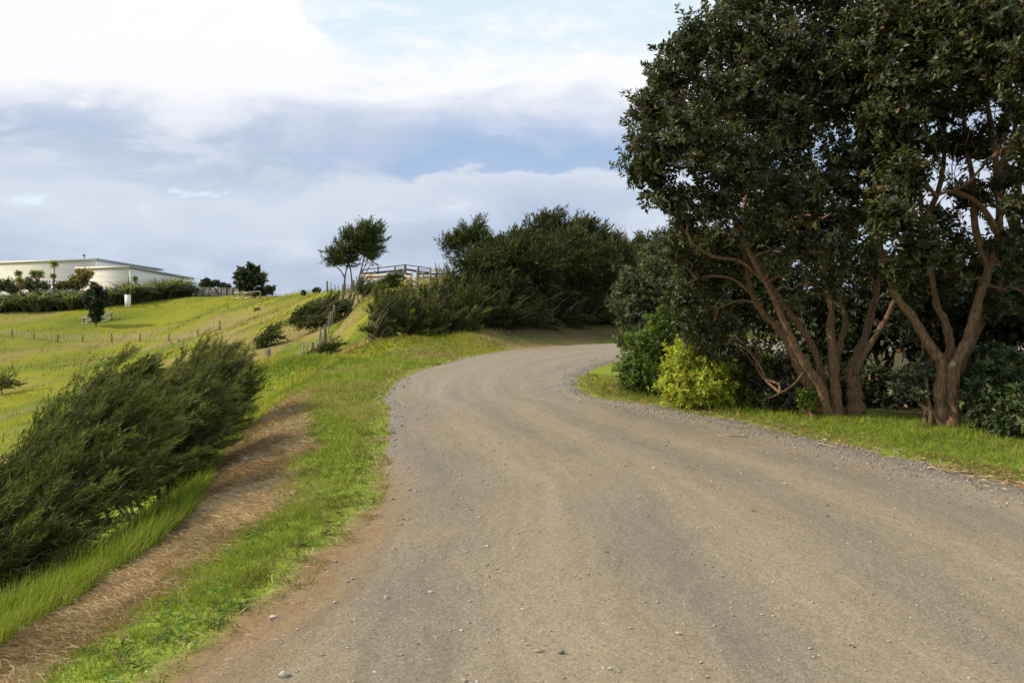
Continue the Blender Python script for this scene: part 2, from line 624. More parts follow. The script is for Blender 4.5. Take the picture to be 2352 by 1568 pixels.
def ground_col(x, y):
    """base colour of what grows or lies on the ground at (x, y)"""
    n1 = fbm(x * .11, y * .11, 4, 21)
    n2 = fbm(x * .6 + 3 * fbm(x * .2, y * .2, 2, 2), y * .35, 3, 22)
    c = mixc(HILL_Y, HILL_G, sstep(n1 * .45 + n2 * .55, .44, .66))
    # dry seed heads on the steeper faces below the fence line and around the gully
    gul = np.exp(-(((x + 16) / 9) ** 2 + ((y - 58) / 20) ** 2)) + .8 * np.exp(-(((x + 45) / 30) ** 2 + ((y - 85) / 7) ** 2)) + .5 * np.exp(-(((x + 4) / 6) ** 2 + ((y - 30) / 9) ** 2))
    c = mixc(c, DRY, np.clip(sstep(fbm(x * .35, y * .35, 4, 31) + .34 * gul, .58, .82), 0, .85))
    near = (y < 24) & (x < 12) & (x > -9)
    c = np.where((near & (x > -9))[..., None], mixc(c, VERGE, np.where(near, sstep(24 - y, 0, 4) * .9, 0)), c)
    w = (fbm(x * 2.5, y * 2.5, 3, 41) - .5)
    yy = np.clip(y, 0, 22)
    lit = (y < 18.5) & (x < 0)
    g = bx(B_GREEN, yy) + w * .7
    b = bx(B_BROWN, yy) + w * .25
    brown = sstep(x, b - .06, b + .06) * (1 - sstep(x, g - .25, g + .22)) * (1 - sstep(y, 12.5, 16))
    brown = np.where(lit, brown, 0)
    c = mixc(c, STRAW, brown)
    # thin worn edge of the verge, cut grass by the inner bend
    pb = np.exp(-(((x - 1.9) / .45) ** 2 + ((y - 14.6) / .6) ** 2)) + np.exp(-(((x + 1.9) / .9) ** 2 + ((y - 21.3) / .35) ** 2))
    c = mixc(c, (.24, .17, .09), np.clip(pb + .8 * w * (pb > .15), 0, .9))
    # bare earth showing at the ragged road edge
    q = (x > -4) & (x < 9) & (y > 2) & (y < 28)
    rdq = np.full(x.shape, 9.0)
    if q.any():
        rdq[q] = road_dist(x[q], y[q])
    c = mixc(c, (.23, .158, .086), (1 - sstep(rdq + w * .5, -.03, np.where(y < 7, .17, .05))) * .97)
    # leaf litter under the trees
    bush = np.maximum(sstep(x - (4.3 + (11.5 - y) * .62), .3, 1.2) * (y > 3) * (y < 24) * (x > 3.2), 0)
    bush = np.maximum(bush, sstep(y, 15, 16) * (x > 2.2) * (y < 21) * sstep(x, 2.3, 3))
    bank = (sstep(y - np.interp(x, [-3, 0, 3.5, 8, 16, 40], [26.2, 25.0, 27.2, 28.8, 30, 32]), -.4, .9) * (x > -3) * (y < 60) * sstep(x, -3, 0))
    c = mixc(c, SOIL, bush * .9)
    c = mixc(c, mixc((.050, .062, .020), (.085, .062, .034), sstep(fbm(x * .9, y * .9, 3, 71), .4, .65)), bank * .92)  # bank weeds and dead leaf, colour also darkened to carry the trees' shade
    return c


gx = axis(-9, 9, .14, -2500, 2500)
gy = axis(2, 30, .18, -1800, 3200)
GX, GY = np.meshgrid(gx, gy)
GZ = gz(GX, GY)
nx, ny = len(gx), len(gy)
idx = np.arange(nx * ny).reshape(ny, nx)
quads = np.stack([idx[:-1, :-1], idx[:-1, 1:], idx[1:, 1:], idx[1:, :-1]], -1).reshape(-1, 4)
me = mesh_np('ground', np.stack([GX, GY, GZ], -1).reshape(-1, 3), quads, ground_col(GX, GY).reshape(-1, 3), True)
ground = link('ground', me, M_GROUND)
tag(ground, 'green hillside and verge rolling down to a gully left of the road', kind='structure')

# ------------------------------------------------------------------ road sheet
K = 36
tt = np.linspace(0, 1, K)
RLd, RRd = catmull(RL, 2), catmull(RR, 2)
jit2 = fbm(np.arange(len(RLd)) * .9, np.zeros(len(RLd)), 3, 15) - .5
RLd = RLd + np.stack([jit2 * .08, 0 * jit2], 1)
RP = RLd[:, None, :] * (1 - tt)[None, :, None] + RRd[:, None, :] * tt[None, :, None]
seg = np.concatenate([[0], np.cumsum(np.linalg.norm(np.diff((RLd + RRd) / 2, axis=0), axis=1))])
edge = np.minimum(tt, 1 - tt)[None, :]
RZ = -.012 + .035 * sstep(edge, 0, .05) + .02 * sstep(edge, 0, .5) + .012 * (fbm(RP[..., 0] * 2, RP[..., 1] * 2, 3, 51) - .5)
# shallow wheel tracks
for c_, wd in ((.24, .05), (.47, .05), (.66, .05), (.86, .04)):
    RZ = RZ - .010 * np.exp(-((tt[None, :] - c_) / wd) ** 2)
rv = np.concatenate([RP, RZ[..., None]], -1).reshape(-1, 3)
ri = np.arange(rv.shape[0]).reshape(len(RLd), K)
rq = np.stack([ri[:-1, :-1], ri[:-1, 1:], ri[1:, 1:], ri[1:, :-1]], -1).reshape(-1, 4)
ruv = np.stack([np.broadcast_to(tt[None, :], RZ.shape), np.broadcast_to(seg[:, None], RZ.shape)], -1).reshape(-1, 2)
me = mesh_np('road', rv, rq, None, True, ruv)

m_, n, o_ = new_mat('gravel_road')
uvn = n.new('ShaderNodeUVMap', uv_map='UVMap')
ru, rs, _ = n.sep(uvn.outputs[0])
geo = n.new('ShaderNodeNewGeometry')
pos = geo.outputs['Position']
px, py, pz = n.sep(pos)
ruw = n.m('ADD', ru, n.m('MULTIPLY', n.m('SUBTRACT', n.noise(n.comb(n.m('MULTIPLY', ru, 2.5), n.m('MULTIPLY', rs, .22), 0), 2.0, 4), .5), .10))
TAN, TAN2, GREY, DIRT = (.262, .215, .149), (.228, .188, .132), (.194, .172, .140), (.235, .160, .085)
big = n.noise(pos, .55, 5, .6)
c = n.mix(n.ss(big, .36, .64), TAN, TAN2)
# compacted wheel tracks show paler, loose grey gravel lies between them
tr = None
for cc, wd in ((.24, .07), (.47, .07), (.66, .07), (.87, .05)):
    d_ = n.m('DIVIDE', n.m('SUBTRACT', ruw, cc), wd)
    g_ = n.m('EXPONENT', n.m('MULTIPLY', n.m('MULTIPLY', d_, d_), -1.0))
    tr = g_ if tr is None else n.m('MAXIMUM', tr, g_)
loose = n.m('MULTIPLY', n.m('SUBTRACT', 1.0, tr), n.ss(n.noise(n.comb(n.m('MULTIPLY', ru, 9), n.m('MULTIPLY', rs, .35), 0), 1.0, 5, .6), .40, .62))
c = n.mix(n.m('MULTIPLY', tr, .7), c, (.295, .243, .169))
c = n.mix(n.m('MULTIPLY', loose, .75), c, GREY)
# greyer gravel through the bend
c = n.mix(n.m('MULTIPLY', n.ss(n.m('ADD', py, n.m('MULTIPLY', big, 4.0)), 12.0, 18.0), .75), c, (.275, .238, .188))
# loose blue-grey chip along both shoulders
sh_r = n.m('MULTIPLY', n.ss(ruw, .80, .93), n.ss(n.m('ADD', n.noise(pos, 1.6, 5, .65), n.m('MULTIPLY', ruw, .45)), .80, .98))
sh_l = n.m('MULTIPLY', n.ss(n.m('SUBTRACT', .085, ruw), 0, .05), n.ss(py, 7.5, 10.5))
chip = n.m('MAXIMUM', sh_r, sh_l)
c = n.mix(n.m('MULTIPLY', chip, .6), c, (.20, .19, .172))
# brown earth washed along the left edge close by
ea = n.m('MULTIPLY', n.ss(n.m('SUBTRACT', .055, n.m('ADD', ruw, n.m('MULTIPLY', n.m('SUBTRACT', big, .5), .10))), -.03, .04), n.ss(n.m('SUBTRACT', 9.0, py), 0, 3.0))
c = n.mix(n.m('MULTIPLY', ea, .85), c, DIRT)
# dirt patch on the outer bend
da, db = n.m('DIVIDE', n.m('SUBTRACT', px, .6), 1.6), n.m('DIVIDE', n.m('SUBTRACT', py, 24.1), .55)
dirt2 = n.m('EXPONENT', n.m('MULTIPLY', n.m('ADD', n.m('MULTIPLY', da, da), n.m('MULTIPLY', db, db)), -1.0))
c = n.mix(n.m('MULTIPLY', dirt2, .7), c, (.26, .17, .10))
# fine drag streaks along the direction of travel
stk = n.noise(n.comb(n.m('MULTIPLY', ruw, 46), n.m('MULTIPLY', rs, .30), 0), 1.0, 4, .6)
c = n.mix(1.0, c, n.ramp(stk, [(.3, (.90, .90, .91)), (.7, (1.09, 1.09, 1.08))]), 'MULTIPLY')
# stones bedded in the surface
vo = n.new('ShaderNodeTexVoronoi', feature='F1')
vo.inputs['Scale'].default_value = 26
wob_ = n.new('ShaderNodeTexNoise')
wob_.inputs['Scale'].default_value = 40
n.put(wob_.inputs['Vector'], pos)
n.put(vo.inputs['Vector'], n.mix(.04, pos, wob_.outputs['Color']))
vsep = n.new('ShaderNodeSeparateColor')
n.l.new(vo.outputs['Color'], vsep.inputs[0])
r1, r2 = vsep.outputs[0], vsep.outputs[1]
stone = n.m('MULTIPLY', n.ss(n.m('SUBTRACT', n.m('MULTIPLY', r1, .55), vo.outputs['Distance']), .05, .12), n.ss(r2, .45, .55))
c = n.mix(n.m('MULTIPLY', stone, .4), c, n.ramp(r1, [(0, (.17, .14, .10)), (.45, (.29, .235, .16)), (.8, (.25, .24, .22)), (1, (.36, .34, .30))]))
vo2 = n.new('ShaderNodeTexVoronoi', feature='F1')
vo2.inputs['Scale'].default_value = 95
n.put(vo2.inputs['Vector'], pos)
vs2 = n.new('ShaderNodeSeparateColor')
n.l.new(vo2.outputs['Color'], vs2.inputs[0])
grit = vs2.outputs[0]
fine = n.noise(pos, 130, 3, .7)
amp = n.m('ADD', .24, n.m('MULTIPLY', chip, .25))
c = n.mix(1.0, c, n.mix(n.m('MULTIPLY', amp, 2.0), (1, 1, 1), n.ramp(grit, [(0, (.55, .55, .56)), (1, (1.42, 1.40, 1.36))])), 'MULTIPLY')
c = n.mix(1.0, c, n.ramp(fine, [(.3, (.86, .86, .86)), (.7, (1.13, 1.13, 1.13))]), 'MULTIPLY')
p = n.new('ShaderNodeBsdfPrincipled')
n.put(p.inputs['Base Color'], c)
p.inputs['Roughness'].default_value = .92
p.inputs['Specular IOR Level'].default_value = .2
hgt = n.m('ADD', n.m('MULTIPLY', stone, .9), n.m('ADD', n.m('MULTIPLY', grit, .35), n.m('ADD', n.m('MULTIPLY', fine, .3), n.m('ADD', n.m('MULTIPLY', n.noise(pos, 12, 6, .7), 1.6), n.m('MULTIPLY', n.noise(pos, 2.2, 5, .6), 5.0)))))
n.put(p.inputs['Normal'], n.bump(hgt, .75, .011))
n.l.new(p.outputs[0], o_.inputs[0])
road = link('road', me, m_)
tag(road, 'pale tan gravel road curving right behind the bushes', kind='structure')


# ------------------------------------------------------------------ blades and leaves (arrays of small faces)
def nrm(a):
    return a / (np.linalg.norm(a, axis=-1, keepdims=True) + 1e-9)


def rvec(n_):
    return nrm(rng.normal(size=(n_, 3)))


def cat(parts):
    """join (V, F, C) triples of triangles"""
    V, Fc, C, k = [], [], [], 0
    for v, f, c in parts:
        V.append(v)
        Fc.append(f + k)
        C.append(c)
        k += len(v)
    return np.vstack(V), np.vstack(Fc), np.vstack(C)


def kites(base, dv, nv, L, W, col, fold=.25, droop=.0):
    """one folded leaf per row"""
    m = len(base)
    dv = nrm(dv)
    sv = nrm(np.cross(dv, nv))
    nv = np.cross(sv, dv)
    L, W = np.broadcast_to(L, (m,))[:, None], np.broadcast_to(W, (m,))[:, None]
    a = base
    b = base + dv * L * .5 + sv * W * .5 + nv * W * fold
    t = base + dv * L - nv * L * droop
    d = base + dv * L * .5 - sv * W * .5 + nv * W * fold
    V = np.stack([a, b, t, d], 1).reshape(-1, 3)
    i = np.arange(m)[:, None] * 4
    Fc = np.concatenate([i + [[0, 1, 2]], i + [[0, 2, 3]]], 1).reshape(-1, 3)
    return V, Fc, np.repeat(col, 4, 0)


def slivers(base, dv, sv, L, W, c0, c1):
    """one thin triangle per row, colour c0 at the foot, c1 at the tip"""
    m = len(base)
    L, W = np.broadcast_to(L, (m,))[:, None], np.broadcast_to(W, (m,))[:, None]
    V = np.stack([base - sv * W / 2, base + sv * W / 2, base + nrm(dv) * L], 1).reshape(-1, 3)
    Fc = np.arange(3 * m).reshape(-1, 3)
    return V, Fc, np.stack([c0, c0, c1], 1).reshape(-1, 3)


def blades2(base, dv, lean, sv, L, W, c0, c1):
    """grass blade in two pieces, bending over along lean"""
    m = len(base)
    L, W = np.broadcast_to(L, (m,))[:, None], np.broadcast_to(W, (m,))[:, None]
    mid = base + nrm(dv) * L * .55
    tip = mid + nrm(dv + lean) * L * .5
    V = np.stack([base - sv * W / 2, base + sv * W / 2, mid - sv * W * .38, mid + sv * W * .38, tip], 1).reshape(-1, 3)
    i = np.arange(m)[:, None] * 5
    Fc = np.concatenate([i + [[0, 1, 3]], i + [[0, 3, 2]], i + [[2, 3, 4]]], 1).reshape(-1, 3)
    cm = (c0 + c1) / 2
    return V, Fc, np.stack([c0, c0, cm, cm, c1], 1).reshape(-1, 3)


def vary(c, m, amt=.25, hue=.12):
    """m colours scattered round c"""
    k = 1 + amt * (rng.random((m, 1)) * 2 - 1)
    h_ = 1 + hue * (rng.random((m, 3)) * 2 - 1)
    return np.clip(np.asarray(c) * k * h_, 0, 1)


def scatter(m, x0, x1, y0, y1, d0, pad=.04):
    """points on the ground in the camera's wider surroundings, thinning with distance"""
    x = rng.uniform(x0, x1, m)
    y = rng.uniform(y0, y1, m)
    keep = rng.random(m) < np.minimum(1, (d0 / np.maximum(y, .1)) ** 2)
    keep &= np.abs(x) < y * (.62 + pad) + .8
    return x[keep], y[keep]


def horiz(m):
    a = rng.uniform(0, 2 * math.pi, m)
    return np.stack([np.cos(a), np.sin(a), 0 * a], 1)


UP = np.array([0, 0, 1.0])
WIND = nrm(np.array([[.93, .12, .34]]))[0]


def stuff(name, arr, mat, label, parent=None):
    v, f, c_ = arr
    ob = link(name, mesh_np(name, v, f, c_), mat, parent)
    return tag(ob, label, None, None, 'stuff')


# short mown verge grass, both sides of the road
x, y = scatter(1900000, -8.5, 8.5, 2.6, 27, 6.0)
rd = road_dist(x, y)
k = (rd + .45 * (fbm(x * 3.5, y * 3.5, 3, 43) - .5) > -.03) & ~((rd < .15) & (rng.random(len(x)) < .5))
cover = fbm(x * 2.5, y * 2.5, 3, 41) - .5
brown = (x < 0) & (y < 18) & (x < bx(B_GREEN, y) + cover * .7) & (x > bx(B_BROWN, y) + cover * .25) & (rng.random(len(x)) < 1 - sstep(y, 12.0, 15.5))
tall = (x < 0) & (y < 19) & (x <= bx(B_BROWN, y) + cover * .25)
shade = (x > 4.5 + (11.5 - y) * .62 + .6) & (x > 0) & (y > 3)
shade |= (x > 2.9) & (y > 15) & (y < 21.5)
k &= ~tall & ~shade & ~(brown & (rng.random(len(x)) < .93))
x, y, cover, rd = x[k], y[k], cover[k], rd[k]
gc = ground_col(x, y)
base = np.stack([x, y, gz(x, y) - .004], 1)
m = len(x)
sc_ = np.sqrt(np.maximum(y / 5.5, 1))
hgt_ = (.035 + .07 * rng.random(m) ** 2 + .04 * sstep(cover, .0, .2)) * np.where(rd < .3, .6, 1) * np.clip(sc_, 1, 1.7) * (.35 + .85 * fbm(x * 7, y * 7, 2, 145))
gc = np.where((rd < .35)[:, None], np.maximum(gc * .6, np.array((.19, .20, .05))), gc)
c1 = gc * (.85 + .5 * rng.random((m, 1))) * (1 + .14 * (rng.random((m, 3)) * 2 - 1))
pale = rng.random(m) < .12
c1[pale] = vary((.36, .30, .14), pale.sum(), .3)
c1 = mixc(c1, (.34, .29, .13), sstep(fbm(x * .9, y * .9, 3, 141), .50, .72) * .65)
c1 = c1 * (.75 + .5 * fbm(x * 5, y * 5, 2, 146))[:, None]
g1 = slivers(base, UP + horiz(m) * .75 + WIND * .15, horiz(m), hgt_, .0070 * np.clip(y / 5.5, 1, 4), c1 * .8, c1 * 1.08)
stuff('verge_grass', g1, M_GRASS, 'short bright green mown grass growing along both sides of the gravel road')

# flat weeds among the mown grass
x, y = scatter(9000, -4.5, 8, 2.8, 16, 6)
rd = road_dist(x, y)
k = (rd > .12) & ~((x < 0) & (x < bx(B_GREEN, y))) & ~((x > 4.5 + (11.5 - y) * .62 + .6) & (y > 3)) & (fbm(x * 1.2, y * 1.2, 3, 301) > .52)
x, y = x[k], y[k]
ci_ = np.repeat(np.arange(len(x)), 7)
m = len(ci_)
hv = horiz(m)
c1 = vary((.13, .20, .045), len(x), .35)[ci_] * (.8 + .4 * rng.random((m, 1)))
g1 = kites(np.stack([x, y, gz(x, y) + .012], 1)[ci_], hv + UP * rng.uniform(.1, .7, (m, 1)), np.tile(UP, (m, 1)) + rvec(m) * .2, rng.uniform(.03, .075, m), rng.uniform(.012, .026, m), c1, .15, .1)
stuff('verge_weeds', g1, M_GRASS, 'flat broad-leaved weeds dotted through the short verge grass')

# long grass along the lip of the gully
x, y = scatter(260000, -7.5, -2.4, 3.2, 22, 6.5)
cover = fbm(x * 2.5, y * 2.5, 3, 41) - .5
k = (x < bx(B_BROWN, y) + cover * .25 + .03) & (x > bx(B_TALL, y) - .75)
k |= (y > 15.5) & (y < 21.5) & (x > -7.2) & (x < -4.4 + (y - 15.5) * .1)
x, y = x[k], y[k]
m = len(x)
base = np.stack([x, y, gz(x, y) - .01], 1)
clump = fbm(x * 1.6, y * 1.6, 3, 77)
hgt_ = (.13 + .30 * clump * rng.random(m) ** .6) * np.where(y > 15, .75, 1)
yel = sstep(fbm(x * .8, y * .8, 2, 78), .35, .65)
c1 = mixc((.20, .27, .036), (.40, .41, .065), yel * .9) * (.8 + .45 * rng.random((m, 1)))
pale = rng.random(m) < .10
c1[pale] = vary((.42, .36, .17), pale.sum(), .3)
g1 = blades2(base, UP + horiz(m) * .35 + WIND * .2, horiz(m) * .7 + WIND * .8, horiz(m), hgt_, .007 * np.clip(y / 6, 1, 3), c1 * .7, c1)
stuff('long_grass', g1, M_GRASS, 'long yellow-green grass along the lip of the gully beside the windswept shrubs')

# dead mown grass lying on the strip
x, y = scatter(360000, -4.6, -1.6, 3.0, 16.5, 6.0)
cover = fbm(x * 2.5, y * 2.5, 3, 41) - .5
k = (x < bx(B_GREEN, y) + cover * .7 + .12 * rng.normal(size=len(x))) & (x > bx(B_BROWN, y) + cover * .25 - .04) & (rng.random(len(x)) < 1 - .9 * sstep(y, 12.5, 16))
x, y = x[k], y[k]
m = len(x)
lump = .05 * fbm(x * 5, y * 5, 3, 90)
base = np.stack([x, y, gz(x, y) + lump * rng.random(m)], 1)
tone = sstep(fbm(x * 1.7 + .3, y * 1.2, 3, 91), .32, .68)
c1 = mixc((.235, .145, .070), (.60, .465, .28), np.clip(tone * .7 + .5 * rng.random(m) - .05, 0, 1))
dv = horiz(m) + np.stack([0 * x, 0 * x, rng.uniform(-.10, .40, m)], 1)
g1 = blades2(base, dv, -UP * .35 + horiz(m) * .6, horiz(m) * .6 + UP * .6, .05 + .09 * rng.random(m), .0055 * np.clip(y / 6, 1, 3), c1 * .8, c1)
stuff('cut_dry_grass', g1, M_STRAW, 'brown dead mown grass lying in a strip between green verge and long grass')

# rank grass on the bank and the hillside beyond
x, y = scatter(700000, -100, 9, 19.5, 150, 34)
rd = np.full(len(x), 9.0)
q = (y < 40) & (x > -6)
rd[q] = road_dist(x[q], y[q])
k = (rd > .12) & ~((y > np.interp(x, [-3, 0, 3.5, 8, 16], [29.5, 28.5, 30.5, 32, 33])) & (x > -2) & (y < 55))
k &= ~((x > 2.2) & (y < 22.5))
x, y = x[k], y[k]
m = len(x)
base = np.stack([x, y, gz(x, y) - .02], 1)
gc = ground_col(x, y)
tuft = fbm(x * .9, y * .9, 3, 63)
hgt_ = (.08 + .55 * sstep(tuft, .45, .78) * rng.random(m)) * np.where(y < 24, .55, 1) * np.clip(y / 50, .8, 1.5)
c1 = gc * (.72 + .6 * rng.random((m, 1))) * (1 + .12 * (rng.random((m, 3)) * 2 - 1))
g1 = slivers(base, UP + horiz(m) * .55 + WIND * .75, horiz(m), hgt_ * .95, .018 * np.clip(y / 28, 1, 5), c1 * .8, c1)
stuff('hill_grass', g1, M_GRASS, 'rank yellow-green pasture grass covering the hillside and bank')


# ------------------------------------------------------------------ foliage builders
def lobe_points(lobes, m, shell=.5, lump=.25):
    """m points in the outer part of a set of ellipsoid lobes: position, outward direction, lobe number"""
    C = np.array([l[0] for l in lobes], float)
    R = np.array([l[1] for l in lobes], float)          # (k,3) radii
    wgt = (R[:, 0] * R[:, 1] * R[:, 2]) ** (2 / 3)
    if len(lobes[0]) > 2:
        wgt = wgt * np.array([l[2] for l in lobes])
    li = rng.choice(len(C), m, p=wgt / wgt.sum())
    dv = rvec(m)
    rr = shell + (1 - shell) * rng.random(m) ** .6
    bump = 1 + lump * np.sin(dv[:, 0] * 5.1 + li * 1.7) * np.sin(dv[:, 1] * 4.3 + li * 2.9) + lump * .8 * np.sin(dv[:, 2] * 6.3 + dv[:, 0] * 3 + li)
    return C[li] + dv * R[li] * (rr * bump)[:, None], dv, li


def broadleaf(lobes, clusters, per, L, W, cols, shell=.45, up=.35, grey=0.0, lump=.3, greycol=(.16, .175, .145), spread=1.0):
    """clusters of folded leaves at twig tips; returns (V, F, C) and the twig tips"""
    P, D, li = lobe_points(lobes, clusters, shell, lump)
    ax = nrm(D * .8 + UP * up + rvec(clusters) * .55)
    ccol = vary(cols[0], clusters, .30, .10)
    mixw = rng.random((clusters, 1)) ** 1.5
    ccol = ccol * (1 - mixw) + np.asarray(cols[1]) * mixw
    ci = np.repeat(np.arange(clusters), per)
    m = len(ci)
    rad = nrm(np.cross(ax[ci], rvec(m)))
    ld = nrm(ax[ci] * rng.uniform(.1, .9, (m, 1)) + rad * spread)
    base = P[ci] - ax[ci] * rng.uniform(-.1, 1.3, (m, 1)) * L
    nv = ax[ci] * .9 + rvec(m) * .5
    c_ = ccol[ci] * (.72 + .56 * rng.random((m, 1)))
    if grey:
        q = rng.random(m) < grey
        c_[q] = np.asarray(greycol) * (.6 + .8 * rng.random((q.sum(), 1)))
    q = rng.random(m) < .018
    c_[q] = np.array((.26, .15, .06)) * (.6 + .8 * rng.random((q.sum(), 1)))
    s_ = rng.uniform(.5, 1.3, m)
    return kites(base, ld, nv, L * s_, W * s_, c_, .18, .08), P, li


def sprigs(lobes, m, per, L, cols, wind=WIND, align=.9, outw=.45, shell=.35, tipcol=None, lump=.3, lw=.09, ll=.34, up=0.0, tipfrac=.35, plumes=0, PL=.5, PR=.07):
    """feathery sprays lying along the wind, each a stem with narrow leaves, gathered into plumes"""
    k_ = plumes or max(24, m // 40)
    A, D, li = lobe_points(lobes, k_, shell, lump)
    pax = nrm(np.asarray(wind) * align + D * outw + rvec(k_) * .25 + UP * up)
    pcol = vary(cols[0], k_, .30, .10)
    w = rng.random((k_, 1))
    pcol = pcol * (1 - w) + vary(cols[1], k_, .3) * w
    pl = PL * rng.uniform(.6, 1.3, k_)
    j = rng.integers(0, k_, m)
    tp = rng.random(m)[:, None]
    P = A[j] + pax[j] * (tp - .4) * pl[j][:, None] + rng.normal(size=(m, 3)) * PR * (1.15 - .75 * tp) * (pl[j] / PL)[:, None]
    P[:, 2] -= (rng.normal(size=m) * 0 + (P[:, 2] - (A[j] + pax[j] * (tp - .4) * pl[j][:, None])[:, 2]) * .45)
    ax = nrm(pax[j] + rvec(m) * .36)
    Ls = L * rng.uniform(.6, 1.35, m)
    cc = pcol[j] * (.7 + .6 * rng.random((m, 1)))
    i = np.repeat(np.arange(m), per)
    n2 = len(i)
    t = rng.random(n2)[:, None]
    base = P[i] + ax[i] * (t - .3) * Ls[i][:, None]
    side = nrm(np.cross(ax[i], rvec(n2)))
    ld = nrm(ax[i] * 1.0 + side * .5)
    c0 = cc[i] * (.75 + .5 * rng.random((n2, 1)))
    if tipcol is not None:
        q = (rng.random(n2) < tipfrac)[:, None] * t * (.3 + .7 * tp[i])
        c0 = c0 * (1 - q) + np.asarray(tipcol) * q
    sv = nrm(np.cross(ld, rvec(n2)))
    return slivers(base, ld, sv, Ls[i] * ll * rng.uniform(.7, 1.3, n2), Ls[i] * lw, c0, c0)


def bend_path(a, b, bow, k=6, wob=.04):
    a, b = np.array(a, float), np.array(b, float)
    t = np.linspace(0, 1, k)[:, None]
    L = np.linalg.norm(b - a)
    p = a + (b - a) * t + np.asarray(bow) * (4 * t * (1 - t)) * L
    p[1:-1] += rng.normal(size=(k - 2, 3)) * wob * L
    return p


def smooth_path(P, n_=4):
    return catmull(P, n_)


def limbs(mb, paths, k=8, wob=.12):
    """paths: list of (points, r0, r1)"""
    for P, r0, r1 in paths:
        S = smooth_path(P, 6)
        rr_ = np.linspace(r0, r1, len(S))
        if r0 > .05:
            rr_ = rr_ * (1 + .45 * np.exp(-np.arange(len(S)) / 2.5) * (S[0][2] < .3))
            rr_ = rr_ * (1 + .10 * np.sin(np.arange(len(S)) * 1.3 + rng.uniform(0, 6)) + .06 * rng.normal(size=len(S)))
        mb.tube(S, rr_ * (.86 if r0 > .05 else 1), k, wob)


def branch_to_lobes(mb, nodes, lobes, r0=.03, twigs=7, bow=.08, rt=.007, reach=.85):
    """thin branches from the nearest limb point to every lobe and twigs inside it"""
    nodes = np.array(nodes)
    for l in lobes:
        c, r = np.array(l[0]), np.array(l[1])
        d = np.linalg.norm(nodes - c, axis=1) + np.maximum(0, nodes[:, 2] - c[2]) * .8
        a = nodes[np.argmin(d)]
        P = bend_path(a, c, (0, 0, bow), 6, .05)
        mb.tube(P, np.linspace(r0, r0 * .45, 6), 5, .1, False)
        for _ in range(twigs):
            dv = nrm(rvec(1) + np.array([[0, 0, .35]]) + nrm((c - a)[None]) * .5)[0]
            s0 = P[rng.integers(3, 6)]
            Q = bend_path(s0, c + dv * r * reach, (rng.normal() * .1, rng.normal() * .1, .05), 5, .05)
            mb.tube(Q, np.linspace(rt, rt * .35, 5), 4, 0, False)


def crown_part(name, arr, mat, root):
    v, f, c_ = arr
    return link(name, mesh_np(name, v - parent_origin(root), f, c_), mat, root)


def px_lobes(rows, squash=.9):
    """(u, v, d, radius in picture pixels [, weight]) to lobes"""
    out_ = []
    for r in rows:
        u, v, d, rp = r[:4]
        rad = rp * d / F
        out_.append((at(u, v, d), (rad, rad * 1.05, rad * squash)) + ((r[4],) if len(r) > 4 else (1.0,)))
    return out_


def P3(rows, d, dd=0.0):
    """picture polyline to world, distance changing by dd from first to last point"""
    k = len(rows)
    return np.array([at(u, v, d + dd * i / (k - 1)) for i, (u, v) in enumerate(rows)])


def base_on_ground(x, y):
    return np.array([x, y, float(gz(np.array([x]), np.array([y]))[0])])


LEAF_D, LEAF_L = (.028, .037, .012), (.092, .104, .030)

# ------------------------------------------------------------------ the tree with many leaning stems
dA = 11.3
bA = base_on_ground(*at(1930, 962, dA)[:2])
poh1 = thing('broadleaf_tree', 'big dark-leaved coastal tree with many leaning brown stems spreading from one foot', 'tree', bA, 'tall dark-leaved trees beside the road')
mb = MB()
stemsA = [
    ([(1900, 972), (1898, 940), (1884, 886), (1857, 847), (1827, 797), (1808, 755), (1781, 694), (1758, 648), (1697, 533), (1674, 470), (1640, 380)], 11.2, -.5, .085, .022),
    ([(1890, 975), (1878, 915), (1834, 847), (1823, 813), (1788, 755), (1754, 721), (1727, 675), (1716, 629), (1712, 591), (1700, 533), (1720, 420), (1730, 300)], 11.4, .3, .082, .022),
    ([(1922, 974), (1919, 886), (1913, 809), (1907, 755), (1909, 702), (1896, 656), (1880, 560), (1870, 430), (1850, 300)], 11.25, .2, .085, .022),
    ([(1962, 978), (1965, 930), (1961, 886), (1953, 845)], 11.4, .0, .15, .10),
    ([(1953, 850), (1984, 782), (2003, 713), (2014, 664), (2010, 560), (2000, 420)], 11.45, .5, .075, .025),
    ([(1965, 860), (1988, 809), (2026, 748), (2053, 694), (2064, 648), (2100, 560)], 11.3, -.3, .055, .022),
    ([(1905, 950), (1892, 886), (1873, 809), (1835, 748), (1789, 679), (1766, 648), (1720, 560), (1620, 520), (1560, 430)], 11.5, .2, .065, .016),
    ([(1913, 860), (1930, 790), (1942, 740), (1930, 680), (1935, 600), (1950, 480)], 11.6, .4, .06, .02),
    ([(1758, 648), (1700, 600), (1640, 590), (1590, 560)], 11.0, -.3, .028, .010),
    ([(1727, 675), (1680, 640), (1620, 635), (1580, 650)], 11.3, -.1, .024, .008),
    ([(1754, 700), (1700, 690), (1650, 705), (1600, 695)], 11.5, .1, .022, .007),
    ([(1848, 590), (1800, 500), (1770, 470), (1700, 410)], 11.1, -.5, .035, .012),
    ([(1850, 850), (1825, 880), (1805, 895), (1780, 908), (1765, 914)], 11.2, -.2, .018, .008)]
nodesA = []
for rows, d0, dd, r0, r1 in stemsA:
    Pw = P3(rows, d0, dd)
    limbs(mb, [(Pw, r0, r1)], 11, .26)
    nodesA += list(smooth_path(Pw, 2)[len(Pw):])
